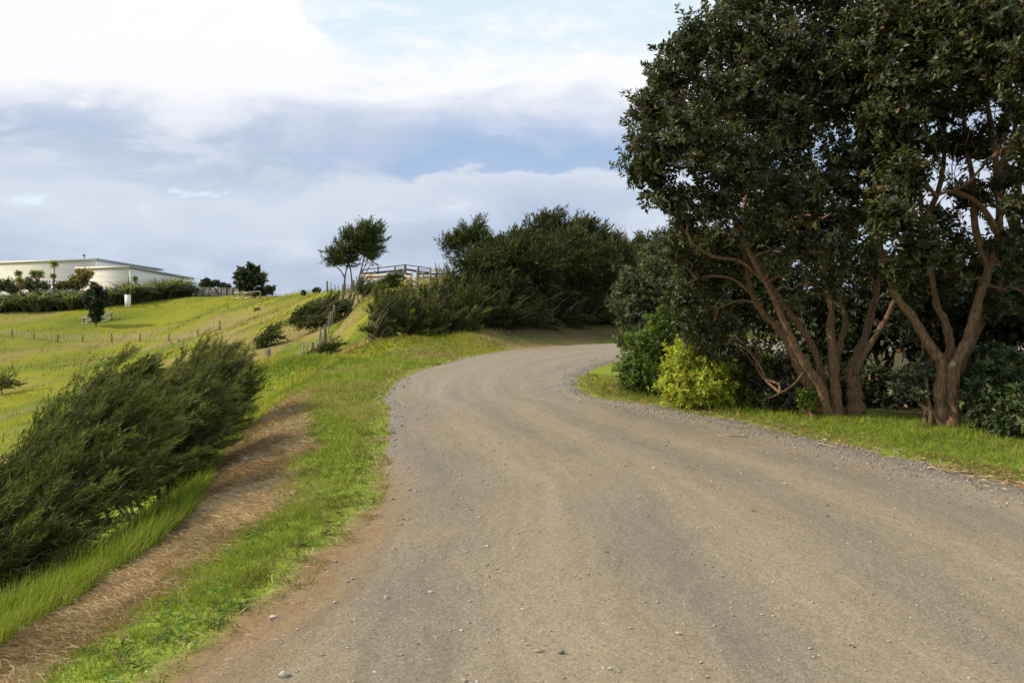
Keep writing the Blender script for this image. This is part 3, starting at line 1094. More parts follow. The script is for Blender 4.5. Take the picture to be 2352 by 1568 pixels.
lobA = px_lobes([
    (1490, 345, 10.5, 68), (1500, 245, 10.8, 66), (1480, 400, 10.7, 45), (1545, 165, 11, 70), (1600, 95, 11, 72), (1545, 450, 10.6, 62), (1590, 320, 10.4, 92), (1570, 520, 10.9, 40),
    (1690, 210, 10.8, 105), (1700, 70, 11.3, 100), (1690, 380, 10.4, 88), (1640, 470, 10.5, 58), (1800, 300, 10.7, 100), (1810, 130, 11, 110), (1840, 440, 10.4, 82), (1740, 500, 10.5, 55),
    (1580, 610, 11.4, 48), (1570, 690, 11.6, 50), (1600, 760, 11.8, 52, .8), (1640, 640, 11.6, 52, .7), (1660, 730, 11.9, 48, .7), (1930, 560, 10.2, 58, .8), (1895, 640, 10.4, 42, .7), (1790, 600, 10.4, 42, .7),
    (1955, 390, 10.7, 92), (1920, 210, 11.2, 110), (1940, 50, 11.6, 115), (1740, -60, 11.6, 120), (1880, -80, 12, 120), (1830, 690, 10.7, 34, .6), (1850, 560, 10.6, 50, .6), (2000, 480, 10.6, 58, .8),
    (1740, 560, 11.8, 70, .6), (1840, 540, 12, 80, .6), (1940, 500, 12, 80, .7), (1680, 600, 12, 60, .6), (1790, 500, 11.9, 70, .7), (1640, 560, 11.6, 55, .7), (1990, 590, 11.6, 60, .6), (1560, 570, 11.2, 34), (1630, 800, 12.2, 46, .7), (1680, 790, 12.4, 46, .6),
    (1720, 820, 12.3, 48, .6), (1600, 250, 12.5, 110, .6), (1800, 220, 13, 130, .6), (1750, 420, 12.6, 110, .6)])
branch_to_lobes(mb, nodesA, lobA, .022, 9, .05, .007)
mb.build('trunk', M_BARK, poh1, True)
arr, tips, _ = broadleaf(lobA, 13500, 10, .078, .031, (LEAF_D, LEAF_L), .35, .4, .10, .32)
crown_part('crown', arr, M_LEAF, poh1)

# ------------------------------------------------------------------ the forked tree
dB = 10.4
bB = base_on_ground(*at(2175, 985, dB)[:2])
poh2 = thing('broadleaf_tree', 'dark-leaved coastal tree forking low into a wide V with a pale sawn-off stub', 'tree', bB, 'tall dark-leaved trees beside the road')
mb = MB()
stemsB = [
    ([(2163, 1000), (2162, 960), (2158, 905), (2163, 840), (2150, 815), (2121, 771), (2095, 725), (2060, 683), (2030, 600), (2010, 500)], 10.4, -.2, .115, .03),
    ([(2160, 880), (2172, 830), (2183, 801), (2171, 740), (2152, 702), (2141, 637), (2120, 520), (2110, 380)], 10.5, .2, .08, .025),
    ([(2182, 1000), (2190, 940), (2188, 880), (2196, 835), (2225, 771), (2248, 687), (2271, 618), (2294, 541), (2290, 400), (2270, 250), (2250, 100)], 10.35, -.3, .105, .03),
    ([(2195, 860), (2217, 809), (2255, 733), (2294, 648), (2330, 540), (2345, 380)], 10.6, .3, .085, .03),
    ([(2195, 1000), (2193, 940), (2186, 870), (2187, 838)], 10.28, 0, .065, .05),
    ([(2271, 618), (2240, 520), (2235, 420), (2215, 300), (2220, 160)], 10.2, .3, .05, .018),
    ([(2294, 541), (2250, 470), (2190, 440), (2150, 450)], 10.1, -.2, .04, .014),
    ([(2120, 520), (2160, 420), (2170, 300), (2160, 150)], 10.6, .2, .04, .015),
    ([(2290, 400), (2330, 300), (2350, 200)], 10.0, -.3, .035, .012),
    ([(2330, 540), (2300, 430), (2310, 320), (2300, 180)], 10.9, .3, .035, .012)]
nodesB = []
for rows, d0, dd, r0, r1 in stemsB:
    Pw = P3(rows, d0, dd)
    limbs(mb, [(Pw, r0, r1)], 11, .26)
    nodesB += list(smooth_path(Pw, 2)[len(Pw):])
lobB = px_lobes([
    (2040, 90, 10, 105), (2160, 40, 9.6, 110), (2280, 60, 9.2, 110), (2370, 130, 8.8, 90), (2060, 260, 9.9, 85), (2100, 170, 9.8, 85), (2075, 400, 9.7, 70), (2060, 500, 9.6, 66), (2110, 570, 9.7, 52),
    (2060, 620, 9.8, 40, .8), (2335, 470, 9.4, 42, .6), (2345, 610, 9.7, 38, .7), (2345, 330, 9.1, 34, .5), (2230, 130, 9.3, 85), (2180, -80, 10, 140), (2330, -60, 9.5, 140), (2180, 590, 9.9, 34, .5),
    (2210, 640, 10, 30, .4), (2145, 330, 10.2, 40, .5), (2420, 300, 9, 90), (2430, 500, 9.2, 90), (2250, 210, 9.6, 50, .5), (2200, 430, 10.1, 26, .3), (2300, 290, 9.9, 24, .3), (2420, 700, 9.6, 70), (2150, 500, 10.8, 50, .5), (2100, 650, 10.9, 50, .5), (2330, 400, 10.2, 46, .5), (2290, 700, 10.6, 40, .4), (2340, 250, 9.6, 50, .6), (2170, 250, 10.6, 50, .6), (2020, 330, 10.4, 80), (2000, 200, 10.6, 90), (2260, 330, 10.3, 60, .45), (2240, 450, 10.4, 50, .5), (2300, 560, 10.2, 50, .6), (2200, 330, 10.6, 44, .5), (2250, 620, 10.8, 60, .6), (2180, 650, 10.7, 44, .6), (2310, 420, 9.8, 36, .35), (2270, 200, 10.2, 50, .6), (2200, 560, 10.9, 50, .5)])
branch_to_lobes(mb, nodesB, lobB, .022, 10, .05, .007)
# wiry bare twigs against the sky
for _ in range(110):
    a = nodesB[rng.integers(0, len(nodesB))]
    if a[2] < 2.4:
        continue
    b = a + nrm(rvec(1) + np.array([[0, 0, .9]]))[0] * rng.uniform(.5, 1.2)
    mb.tube(bend_path(a, b, (rng.normal() * .12, rng.normal() * .12, 0), 6, .05), np.linspace(.008, .003, 6), 4, 0, False)
trunkB = mb.build('trunk', M_BARK, poh2, True)
arr, tips, _ = broadleaf(lobB, 12000, 10, .082, .033, (LEAF_D, LEAF_L), .3, .4, .08, .32)
crown_part('crown', arr, M_LEAF, poh2)
stub = at(2187, 838, 10.22)
mb = MB()
mb.tube([stub + np.array([.01, .10, -.10]), stub + np.array([.0, .02, -.01]), stub + np.array([-.01, -.045, .02])], [.04, .036, .033], 12, .04)
M_CUT = plain_mat('sawn_wood', (.27, .21, .14), (.36, .29, .20), 30, rough=.8)
mb.build('sawn_stub', M_CUT, trunkB)

# ------------------------------------------------------------------ shrubs and bush on the right


def shrub(name, label, rows, base_uv, cl, per, L, W, cols, mat, group=None, stems=5, grey=0, cat_='shrub', shell=.35, up=.4, bark=None, spread=1.0, lump=.3):
    d = base_uv[2]
    g = base_on_ground(*at(*base_uv)[:2])
    root = thing(name, label, cat_, g, group)
    lob = px_lobes(rows)
    mb_ = MB()
    for k_ in range(stems):
        c_ = np.array(lob[k_ % len(lob)][0]) + rng.normal(size=3) * .1
        b_ = g + np.array([rng.normal() * .12, rng.normal() * .12, -.05])
        mb_.tube(bend_path(b_, c_, (0, 0, .05), 7, .04), np.linspace(.035, .012, 7), 6, .1, False)
    nodes = [g + np.array([0, 0, .4])] + [np.array(l[0]) for l in lob]
    branch_to_lobes(mb_, nodes[:1] + nodes[1::2], lob, .014, 4, .05, .005)
    mb_.build('stem', bark or M_TWIG, root, True)
    a_, _, _ = broadleaf(lob, cl, per, L, W, cols, shell, up, grey, lump, spread=spread)
    crown_part('foliage', a_, mat, root)
    return root


shrub('shrub', 'glowing yellow-green rounded shrub by the inner bend of the road', [(1590, 868, 12.2, 70), (1575, 818, 12.3, 50), (1625, 885, 12.1, 56), (1555, 890, 12.2, 46), (1650, 850, 12.5, 48), (1590, 925, 12.2, 34), (1650, 915, 12.2, 36), (1585, 788, 12.5, 24)],
      (1610, 938, 12.4), 2900, 9, .055, .025, ((.27, .34, .035), (.54, .55, .07)), M_SOFT)
shrub('shrub', 'mid-green leafy shrub under the overhanging boughs beside the yellow-green shrub', [(1700, 900, 12.3, 46), (1740, 880, 12.6, 40), (1690, 850, 12.8, 40), (1720, 925, 12.1, 28), (1680, 935, 12.2, 22), (1720, 820, 13, 34, .5)],
      (1710, 945, 12.5), 1500, 9, .06, .024, ((.075, .115, .02), (.22, .24, .04)), M_SOFT)
shrub('shrub', 'glossy mid-green shrub leaning over the inner bend, left of the yellow-green one', [(1490, 800, 14.2, 56), (1520, 745, 14.6, 42), (1460, 860, 13.8, 46), (1510, 870, 13.6, 46), (1440, 850, 13.8, 28), (1550, 800, 14.3, 40), (1470, 905, 13.7, 30), (1530, 915, 13.4, 28), (1540, 700, 15, 30)],
      (1490, 912, 13.9), 2600, 9, .06, .028, ((.06, .105, .018), (.17, .24, .035)), M_SOFT)
shrub('rounded_tree', 'rounded grey-green bushy tree on the inner bend in front of the dark stand', [(1480, 660, 18.5, 66), (1520, 620, 19, 60), (1450, 710, 18.2, 46), (1470, 760, 18, 50), (1540, 690, 18.6, 64), (1445, 650, 18.5, 34), (1560, 600, 19.5, 54), (1500, 580, 19.5, 32), (1580, 660, 19, 60), (1560, 760, 18, 60), (1440, 780, 18, 30), (1420, 680, 18.4, 18)],
      (1500, 850, 18.5), 5200, 8, .085, .036, ((.050, .068, .030), (.135, .15, .068)), M_LEAF, cat_='tree', stems=8)
shrub('undergrowth', 'low shrub of grey-green leaves at the foot of the many-stemmed tree', [(1800, 890, 11.9, 34), (1770, 915, 11.8, 28), (1830, 920, 11.6, 26), (1850, 880, 12, 26), (1810, 840, 12.2, 34), (1745, 880, 12.2, 30)],
      (1810, 952, 11.8), 900, 9, .075, .028, (LEAF_D, (.09, .11, .055)), M_LEAF, grey=.12)
shrub('undergrowth', 'bright green leafy sprouts at the foot of the many-stemmed tree', [(1850, 925, 11.2, 18), (1870, 905, 11.2, 14), (1842, 900, 11.2, 10)],
      (1855, 955, 11.2), 130, 8, .08, .03, ((.10, .16, .02), (.26, .30, .03)), M_SOFT, stems=3)
shrub('undergrowth', 'dense dark-leaved shrub to the right of the forked trunk', [(2270, 905, 10, 50), (2310, 860, 10.1, 52), (2340, 930, 9.7, 50), (2260, 955, 9.9, 30), (2300, 970, 9.6, 30), (2380, 880, 9.8, 70), (2390, 960, 9.4, 50), (2280, 810, 10.3, 30)],
      (2300, 990, 9.9), 1700, 9, .085, .034, ((.035, .055, .022), (.115, .15, .05)), M_LEAF, grey=.06)
shrub('undergrowth', 'spindly leafy branches sprouting left of the forked trunk', [(2090, 860, 10.5, 26), (2110, 900, 10.4, 22), (2060, 880, 10.5, 18), (2130, 850, 10.4, 18), (2120, 820, 10.5, 16)],
      (2130, 975, 10.5), 170, 8, .085, .034, ((.05, .07, .03), (.13, .15, .08)), M_LEAF, stems=5, grey=.1)
# dark bush behind the two trees
k = 0
for (u, v, d, r, cl, lab) in [
        (1800, 880, 13.2, 62, 700, 'low dark bush low behind the left stems of the many-stemmed tree'), (1900, 885, 13.0, 62, 700, 'low dark bush low behind the middle stems of the many-stemmed tree'),
        (2010, 890, 12.8, 64, 800, 'low dark bush between the feet of the two big trees'), (2090, 895, 12.4, 60, 700, 'low dark bush just left of the forked trunk, deeper in'), (2240, 880, 12.2, 64, 800, 'low dark bush just right of the forked trunk, deeper in'), (1720, 870, 13.6, 60, 700, 'low dark bush behind the mid-green leafy shrub'),
        (1690, 655, 15, 120, 1800, 'dark bushy tree behind the grey-green drooping boughs'),
        (1850, 675, 14.2, 130, 1900, 'dark bushy tree deep behind the many leaning stems'),
        (2010, 675, 14.0, 130, 1900, 'dark bushy tree in the gap between the two big trees'),
        (2150, 715, 13.6, 120, 1800, 'dark bushy tree directly behind the forked trunk'),
        (2290, 685, 13.2, 130, 1900, 'dark bushy tree behind the dense shrub right of the forked trunk'),
        (2430, 695, 12.5, 140, 1800, 'dark bushy tree at the far right beyond the forked tree'),
        (2580, 640, 11.5, 170, 1800, 'dark bushy tree beyond the right edge of the picture, past the forked tree'), (2600, 860, 11.0, 110, 900, 'low dark bush past the dense shrub right of the forked trunk')]:
    rows = [(u, v, d, r)] + [(u + rng.uniform(-.75, .75) * r, v + rng.uniform(-.7, 1.2) * r, d + rng.uniform(-.7, .9), r * rng.uniform(.45, .7)) for _ in range(7)]
    shrub('bush_tree', lab, rows, (u, 940, d), cl, 6, .11, .044, ((.022, .034, .014), (.06, .078, .03)), M_LEAF, 'dark trees filling the bush on the right', 7, cat_='tree', bark=M_BARK)

# ------------------------------------------------------------------ windswept fine-leaved shrubs and trees
FINE_D, FINE_L, FINE_T = (.024, .036, .011), (.070, .095, .022), (.21, .225, .055)
WTWIG = plain_mat('grey_twigs', (.13, .105, .08), (.22, .18, .14), 12, rough=.9, spec=.1)


def wind_shrub(name, label, rows, base_uv, m, per, L, cols=(FINE_D, FINE_L), tip=FINE_T, stems=6, twigs=40, group=None, cat_='shrub', squash=.75, wind=WIND, lw=.085, ll=.34, tipfrac=.35, stretch=1.25, r0=.03, outw=.42, up=0.05, PL=None, sprays=0, align=1.0):
    g = base_on_ground(*at(*base_uv)[:2])
    root = thing(name, label, cat_, g, group)
    lob = []
    for r in rows:
        rad = r[3] * r[2] / F
        lob.append((at(*r[:3]), (rad * stretch, rad * 1.05, rad * squash), r[4] if len(r) > 4 else 1.0))
    mb_ = MB()
    for k_ in range(stems):
        c_ = np.array(lob[k_ % len(lob)][0]) + rng.normal(size=3) * .08
        b_ = g + np.array([rng.normal() * .15, rng.normal() * .15, -.08])
        mb_.tube(bend_path(b_, c_, np.array(wind) * -.12, 8, .035), np.linspace(r0, r0 * .3, 8), 6, .1, False)
    # wind-stripped twigs, mostly on the weather side
    C = np.array([l[0] for l in lob])
    R = np.array([l[1] for l in lob])
    for _ in range(twigs):
        i_ = rng.integers(0, len(C))
        dv = nrm(rvec(1) - np.array(wind)[None] * .9 + UP * .5)[0]
        s_ = C[i_] + dv * R[i_] * rng.uniform(.5, .95)
        e_ = s_ + nrm(np.array(wind)[None] + UP * .35 + rvec(1) * .35)[0] * rng.uniform(.5, 1.2) * L * 3.6
        mb_.tube(bend_path(s_, e_, (0, 0, .05), 5, .04), np.linspace(.004, .0015, 5) * max(1, base_uv[2] / 9), 3, 0, False)
    mb_.build('stem', WTWIG, root)
    arr_ = sprigs(lob, m, per, L, cols, wind, align, outw, .30, tip, .3, lw, ll, up, tipfrac, 0, PL or L * 3, (PL or L * 3) * .16)
    if sprays:
        up_l = [(np.array(l[0]) + np.array([0, 0, l[1][2] * .12]), np.array(l[1]) * 1.02, l[2]) for l in lob]
        tp_ = sprigs(up_l, sprays, per, L * 1.1, (np.array(cols[1]) * .5, np.array(cols[1]) * 1.35), wind, 1.1 * align, outw * .8, .86, tip, .2, lw, ll, up + .05, .75, sprays // 75, (PL or L * 3) * 1.25, (PL or L * 3) * .075)
        arr_ = cat([arr_, tp_])
    crown_part('foliage', arr_, M_FINE, root)
    return root


WUP = nrm(np.array([[.84, .12, .50]]))[0]
G1 = 'windswept shrubs along the gully lip'
wind_shrub('windswept_shrub', 'largest windswept shrub, leaning over the long grass with stripped grey twigs',
           [(20, 1180, 6.9, 82), (110, 1115, 7.1, 80), (40, 1250, 6.5, 70), (175, 1030, 7.7, 66), (-60, 1285, 6.2, 70), (215, 1095, 7.5, 60), (120, 1195, 6.8, 66), (255, 1020, 8, 46), (205, 925, 8, 30), (215, 970, 7.9, 40), (-100, 1225, 6.5, 90), (90, 1050, 7.6, 40), (235, 1135, 7.4, 34), (0, 1310, 6.1, 40)],
           (60, 1420, 6.9), 17000, 8, .115, tipfrac=.2, PL=.7, lw=.055, ll=.45, wind=WUP, sprays=17000, stems=12, twigs=620, group=G1, squash=.9)
wind_shrub('windswept_shrub', 'dense dark windswept shrub between the largest shrub and the one nearest the verge crest',
           [(385, 980, 9.7, 60), (350, 1045, 9.3, 60), (405, 1015, 9.5, 46), (400, 920, 10, 40), (335, 960, 9.8, 40), (435, 960, 9.9, 34), (310, 1095, 8.9, 44), (410, 1050, 9.3, 28)],
           (420, 1180, 9.4), 10000, 8, .13, tipfrac=.2, PL=.64, lw=.055, ll=.45, wind=WUP, sprays=8000, twigs=240, group=G1, squash=.95, cols=((.028, .040, .013), (.07, .09, .024)))
wind_shrub('windswept_shrub', 'upright feathery windswept shrub closest to the crest of the verge',
           [(470, 905, 12.6, 40), (460, 868, 12.8, 30), (495, 912, 12.4, 32), (480, 955, 12.2, 32), (432, 930, 12.5, 32), (510, 888, 12.3, 14), (474, 850, 12.9, 16), (505, 930, 12.2, 16)],
           (520, 1040, 12.4), 6500, 8, .16, tipfrac=.3, PL=.78, lw=.06, ll=.45, sprays=5000, twigs=200, group=G1, squash=1.1, wind=nrm(np.array([[.75, .1, .62]]))[0], cols=((.03, .042, .014), (.085, .105, .026)))
wind_shrub('windswept_shrub', 'small dark windswept tuft poking up behind the dense shrub',
           [(308, 866, 12.5, 20), (322, 856, 12.6, 14), (298, 884, 12.4, 18), (295, 920, 12.3, 26)], (312, 1020, 12.6), 1700, 7, .18, twigs=20, group=G1)
wind_shrub('windswept_shrub', 'small rounded shrub on the far slope by the frame edge below the wire fence',
           [(0, 875, 62, 14), (8, 882, 62, 10)], (2, 893, 62), 260, 6, .5, twigs=6, lw=.12)
wind_shrub('windswept_shrub', 'small upright shrub alone in the dry grass left of the climbing fence',
           [(612, 780, 52, 14), (606, 790, 52, 14), (618, 768, 52, 10), (612, 796, 52, 12)], (612, 808, 52), 650, 6, .45, twigs=12, lw=.12, squash=1.1)
wind_shrub('windswept_shrub', 'dark little shrub on the grass crest at the foot of the climbing fence',
           [(728, 816, 31, 18), (745, 806, 31, 16), (715, 820, 31, 12), (755, 800, 31, 9), (735, 822, 31, 14)], (733, 832, 31), 1300, 7, .28, twigs=16, lw=.1)
wind_shrub('windswept_shrub', 'broad low windswept shrub on the slope left of the leaning tree',
           [(700, 724, 54, 20), (726, 720, 54, 22), (748, 718, 54, 17), (738, 734, 53, 14), (688, 735, 54, 11), (712, 738, 53, 14), (764, 712, 54, 9)], (725, 752, 54), 3400, 7, .5, twigs=60, lw=.11, squash=.9)
wind_shrub('windswept_shrub', 'small wind-combed shrub on a thin leaning stem before the stockyard',
           [(900, 638, 45, 9), (888, 646, 45, 9), (905, 650, 45, 9), (880, 655, 45, 8), (897, 658, 45, 7)], (850, 690, 45), 700, 6, .35, twigs=14, stems=4, lw=.11, r0=.03)
wind_shrub('windswept_shrub', 'bushy green shrub just behind the leaning tree trunks',
           [(830, 655, 60, 12), (838, 668, 60, 12), (822, 664, 60, 9)], (832, 680, 60), 420, 6, .45, twigs=8, lw=.12)
wind_shrub('windswept_shrub', 'great wind-combed dome of dark shrub on the bank above the outer bend',
           [(890, 740, 25.5, 36), (935, 712, 26.5, 36), (995, 700, 27, 40), (1050, 690, 28, 42), (950, 748, 25.5, 40), (1015, 735, 26, 48), (872, 762, 25, 26), (1075, 715, 26.5, 44), (1010, 670, 28.5, 20), (1055, 655, 29, 26), (905, 720, 26, 28), (1065, 755, 26, 38), (862, 748, 25.3, 24), (1110, 740, 26.8, 36)],
           (970, 785, 26), 11000, 8, .24, tipfrac=.25, sprays=5000, align=.5, cols=((.024, .034, .011), (.062, .074, .020)), stretch=1.0, wind=nrm(np.array([[.6, .1, .55]]))[0], outw=.85, twigs=200, lw=.065, squash=1.0, stems=12)

# ------------------------------------------------------------------ the leaning tree by the fence


def wind_tree(name, label, stems, lobes, base, m, per, L, bark, group=None, cols=(FINE_D, FINE_L), tip=FINE_T, lw=.10, tipfrac=.3, extra=None, twigs=5, squash=.72, wind=WIND, rt=.012):
    root = thing(name, label, 'tree', base, group)
    mb_ = MB()
    nodes = []
    for Pw, r0, r1 in stems:
        limbs(mb_, [(Pw, r0, r1)], 6, .12)
        nodes += list(smooth_path(Pw, 2)[len(Pw):])
    lob = []
    for r in lobes:
        rad = r[3] * r[2] / F
        lob.append((at(*r[:3]), (rad * 1.2, rad, rad * squash), 1.0))
    branch_to_lobes(mb_, nodes, lob, rt * 2, twigs, -.03, rt, 1.0)
    if extra:
        for Pw, r0, r1 in extra:
            limbs(mb_, [(Pw, r0, r1)], 5, .1)
    mb_.build('trunk', bark, root)
    crown_part('crown', sprigs(lob, m, per, L, cols, wind, .5, .9, .3, tip, .3, lw, .34, .15, tipfrac, m // 18, L * 1.8, L * .42), M_FINE, root)
    return root


dT = 55
bT = base_on_ground(*at(787, 733, dT)[:2])
st = [(P3([(782, 738), (784, 722), (786, 700), (789, 670), (792, 640), (800, 600), (812, 560)], dT), .13, .035),
      (P3([(790, 732), (796, 712), (803, 690), (808, 660), (806, 625), (798, 590), (790, 575)], dT, .3), .12, .03),
      (P3([(794, 728), (806, 705), (814, 680), (822, 650), (832, 610), (840, 575)], dT, .6), .14, .035),
      (P3([(786, 705), (800, 685), (815, 660), (828, 640), (840, 605), (856, 560)], dT, -.3), .08, .02),
      (P3([(792, 640), (785, 625), (770, 608), (758, 595), (750, 588)], dT, -.3), .06, .02),
      (P3([(815, 660), (835, 635), (850, 610), (868, 580)], dT, .4), .05, .015)]
ex = [(P3([(786, 734), (806, 716), (822, 696), (838, 672), (850, 655)], dT, -1.5), .05, .015),
      (P3([(824, 690), (850, 675), (880, 660), (905, 645)], dT - 1, -1.5), .04, .012),
      (P3([(783, 722), (770, 735), (758, 745), (750, 752)], dT, -2), .05, .02)]
lb = [(830, 540, dT, 26), (850, 535, dT, 24), (862, 555, dT, 20), (805, 560, dT, 24), (780, 580, dT, 22), (762, 590, dT, 18), (752, 602, dT, 10), (820, 575, dT, 28), (845, 570, dT, 22), (868, 570, dT, 10),
      (795, 596, dT, 18), (840, 522, dT, 14), (860, 528, dT, 12), (850, 592, dT, 14), (772, 606, dT, 12), (812, 545, dT, 18)]
wind_tree('windswept_tree', 'lone leaning windswept tree with bare pale stems beside the climbing fence', st, [(a_, b_, c_, d_ * .92) for a_, b_, c_, d_ in lb], bT, 6000, 7, .36, M_GREYBARK, ex and 'windswept trees on the ridge', lw=.10, extra=ex, twigs=9, wind=nrm(np.array([[.55, .1, .8]]))[0], squash=.9)

d2 = 44
b2 = base_on_ground(*at(1085, 690, d2)[:2])
st = [(P3([(1085, 692), (1083, 660), (1076, 635), (1068, 610), (1055, 590), (1040, 575)], d2), .10, .03),
      (P3([(1090, 692), (1094, 660), (1090, 630), (1084, 600), (1082, 560), (1090, 535)], d2), .10, .03),
      (P3([(1094, 660), (1108, 630), (1115, 600), (1125, 575)], d2), .07, .02)]
lb = [(1085, 530, d2, 24), (1098, 518, d2, 16), (1060, 548, d2, 24), (1035, 560, d2, 18), (1030, 580, d2, 14), (1075, 560, d2, 24), (1100, 550, d2, 20), (1120, 570, d2, 18), (1050, 575, d2, 16), (1105, 585, d2, 26), (1080, 610, d2, 22), (1095, 640, d2, 30), (1070, 655, d2, 20), (1028, 558, d2, 10)]
wind_tree('windswept_tree', 'windswept tree with a tilted flat-sided crown at the left end of the dark stand', st, [(a_, b_, c_, d_ * .88) for a_, b_, c_, d_ in lb], b2, 5000, 7, .32, M_GREYBARK, 'windswept trees on the ridge', lw=.10, twigs=7, wind=nrm(np.array([[.6, .1, .75]]))[0], squash=.9)

# ------------------------------------------------------------------ the dark stand behind the bend
DK, DL = (.026, .034, .012), (.058, .066, .020)


def stand_tree(label, u, d, vtop, wpx, vbot=660, m=2600, vb=752, nl=11, bare=.0, L=.38):
    g = base_on_ground(*at(u, vb, d)[:2])
    stems_ = []
    for k_ in range(3):
        du = rng.uniform(-.25, .25) * wpx
        P_ = np.vstack([g + np.array([rng.normal() * .15, 0, -.1]), at(u + du * .3, (vb * 2 + vbot) / 3, d), at(u + du * .7, vbot, d), at(u + du, (vtop * 2 + vbot) / 3, d), at(u + du * 1.4 + 4, vtop + 12, d)])
        stems_.append((P_, rng.uniform(.05, .085), .018))
    lb_ = [(u + 6, vtop + .16 * wpx, d, .2 * wpx)]
    for k_ in range(nl):
        t_ = rng.random()
        wv = .5 * wpx * (.45 + .55 * math.sin(math.pi * min(1, .18 + t_ * .75)))
        lb_.append((u + rng.uniform(-1, 1) * wv + (1 - t_) * 6, vtop + .15 * wpx + t_ * (vbot - vtop), d + rng.uniform(-.5, .5) * wpx * d / F, wpx * rng.uniform(.17, .27)))
    return wind_tree('slender_tree', label, stems_, lb_, g, m, 7, L, M_TWIG if bare == 0 else M_GREYBARK, 'slender dark trees of the stand behind the bend', (DK, DL), (.13, .125, .04), .11, .3, twigs=4, squash=.85, wind=nrm(np.array([[.8, .1, .5]]))[0], rt=.010)


LB_STAND = ['dark fine-leaved tree in the front row of the stand, rooted along the shaded bank', 'dark fine-leaved tree in the back row of the stand behind the bend', 'dark fine-leaved tree whose top shows above the rounded grey-green tree']
stand_tree('tallest tree of the dark stand, its crown swept to a crest', 1260, 38, 500, 130, 660, 6500, nl=15)
stand_tree('dark tree with a narrow ragged top right of the tallest crown in the stand', 1330, 37, 510, 95, 650, 4500, nl=13)
for (u, d, vt, w) in [(1135, 35, 548, 95), (1172, 36, 540, 90), (1212, 38, 512, 105), (1298, 38, 500, 95), (1362, 38, 528, 85), (1392, 37, 560, 85), (1445, 40, 552, 95), (1488, 40, 545, 90), (1540, 38, 535, 100), (1600, 36, 530, 110),
                      (1150, 28.0, 562, 110), (1212, 29.0, 548, 120), (1280, 30.0, 545, 115), (1345, 31.2, 552, 110), (1408, 32, 575, 110), (1470, 35, 590, 110), (1100, 28.6, 585, 90)]:
    stand_tree(LB_STAND[0 if d < 33 else 2 if u > 1430 else 1], u, d, vt, w, 690 if d > 33 else 722, 3100, 752 if u > 1120 else 760, 13)
for (u, v, d, r, lab) in [(1150, 726, 26.8, 44, 'low dark shrub on the shaded bank beside the great dome'), (1215, 722, 27.8, 44, 'low dark shrub at the foot of the tallest trees in the stand'), (1285, 722, 29.0, 42, 'low dark shrub midway along the shaded bank'),
                          (1350, 722, 29.9, 40, 'low dark shrub under the leaning stems of the stand'), (1410, 724, 30.5, 42, 'low dark shrub where the shaded bank meets the inner bend'), (1470, 730, 32, 40, 'low dark shrub hidden behind the rounded grey-green tree')]:
    wind_shrub('bank_shrub', lab, [(u, v, d, r), (u - r * .8, v + 4, d, r * .7), (u + r * .8, v - 2, d, r * .7), (u, v - r * .7, d + .8, r * .8), (u + r * .4, v + r * .35, d - .4, r * .5)], (u, v + 22, d), 1700, 7, .30, (DK, DL), (.10, .105, .035), twigs=10, lw=.09, align=.4, outw=.8, up=.2, group='low shrubs on the shaded bank')
# pale dead tree
g = base_on_ground(*at(1412, 745, 40)[:2])
root = thing('dead_tree', 'pale leafless tree standing above the dark stand', 'tree', g)
mb = MB()
for (uu, vv) in [(1395, 530), (1405, 522), (1415, 520), (1425, 526), (1437, 530), (1408, 535), (1430, 536), (1400, 545), (1440, 545), (1420, 530), (1390, 545)]:
    e = at(uu, vv, 40 + rng.normal() * .3)
    s0 = at(1410 + (uu - 1410) * .25, 600, 40)
    mb.tube(bend_path(s0, e, (0, 0, -.02), 6, .03), np.linspace(.035, .012, 6), 4, 0, False)
    for _ in range(9):
        a = s0 + (e - s0) * rng.uniform(.45, 1)
        b = a + nrm(rvec(1) * .6 + UP * 1.0)[0] * rng.uniform(.2, .5)
        mb.tube(np.array([a, (a + b) / 2 + rng.normal(size=3) * .02, b]), [.012, .01, .007], 3, 0, False)
mb.tube(np.vstack([g, at(1410, 680, 40), at(1410, 598, 40)]), [.1, .08, .05], 6)
mb.build('trunk', plain_mat('pale_dead_wood', (.28, .25, .22), (.40, .37, .33), 10, rough=.9), root)


# tree ferns and low growth on the shaded bank
def fern_at(u, v, d, L, m, label, cols=((.035, .06, .015), (.07, .11, .03))):
    g_ = base_on_ground(*at(u, v, d)[:2])
    r_ = thing('bank_fern', label, 'fern', g_, 'ferns on the shaded bank')
    parts_ = []
    for k_ in range(m):
        a_ = rng.uniform(0, 2 * math.pi)
        hd = np.array([math.cos(a_), math.sin(a_), 0])
        t_ = np.linspace(.05, 1, 16)
        el_ = rng.uniform(.5, 1.0)
        P_ = g_ + hd * (t_ * L)[:, None] + UP * (L * (el_ * t_ - .75 * t_ ** 2))[:, None] + np.array([0, 0, .15])
        sv = np.cross(hd, UP)
        for s_ in (-1, 1):
            dv = np.tile(sv * s_ + hd * .45 - UP * .15, (16, 1))
            parts_.append(kites(P_, dv, np.tile(UP, (16, 1)), L * .28 * np.sin(np.pi * np.clip(t_ * .9 + .08, 0, 1)), .05 * L, vary(cols[0], 16, .3) * .6 + np.asarray(cols[1]) * .4))
    fr = crown_part('fronds', cat(parts_), M_SOFT, r_)
    fr['kind'] = 'stuff'


for (u, v, d) in [(1330, 742, 30.5), (1372, 745, 30.5), (1298, 745, 30), (1400, 748, 31), (1345, 730, 32), (1250, 748, 29.5), (1160, 755, 28)]:
    fern_at(u, v, d, rng.uniform(.7, 1.1), 13, 'dark green fern on the shaded bank under the stand')

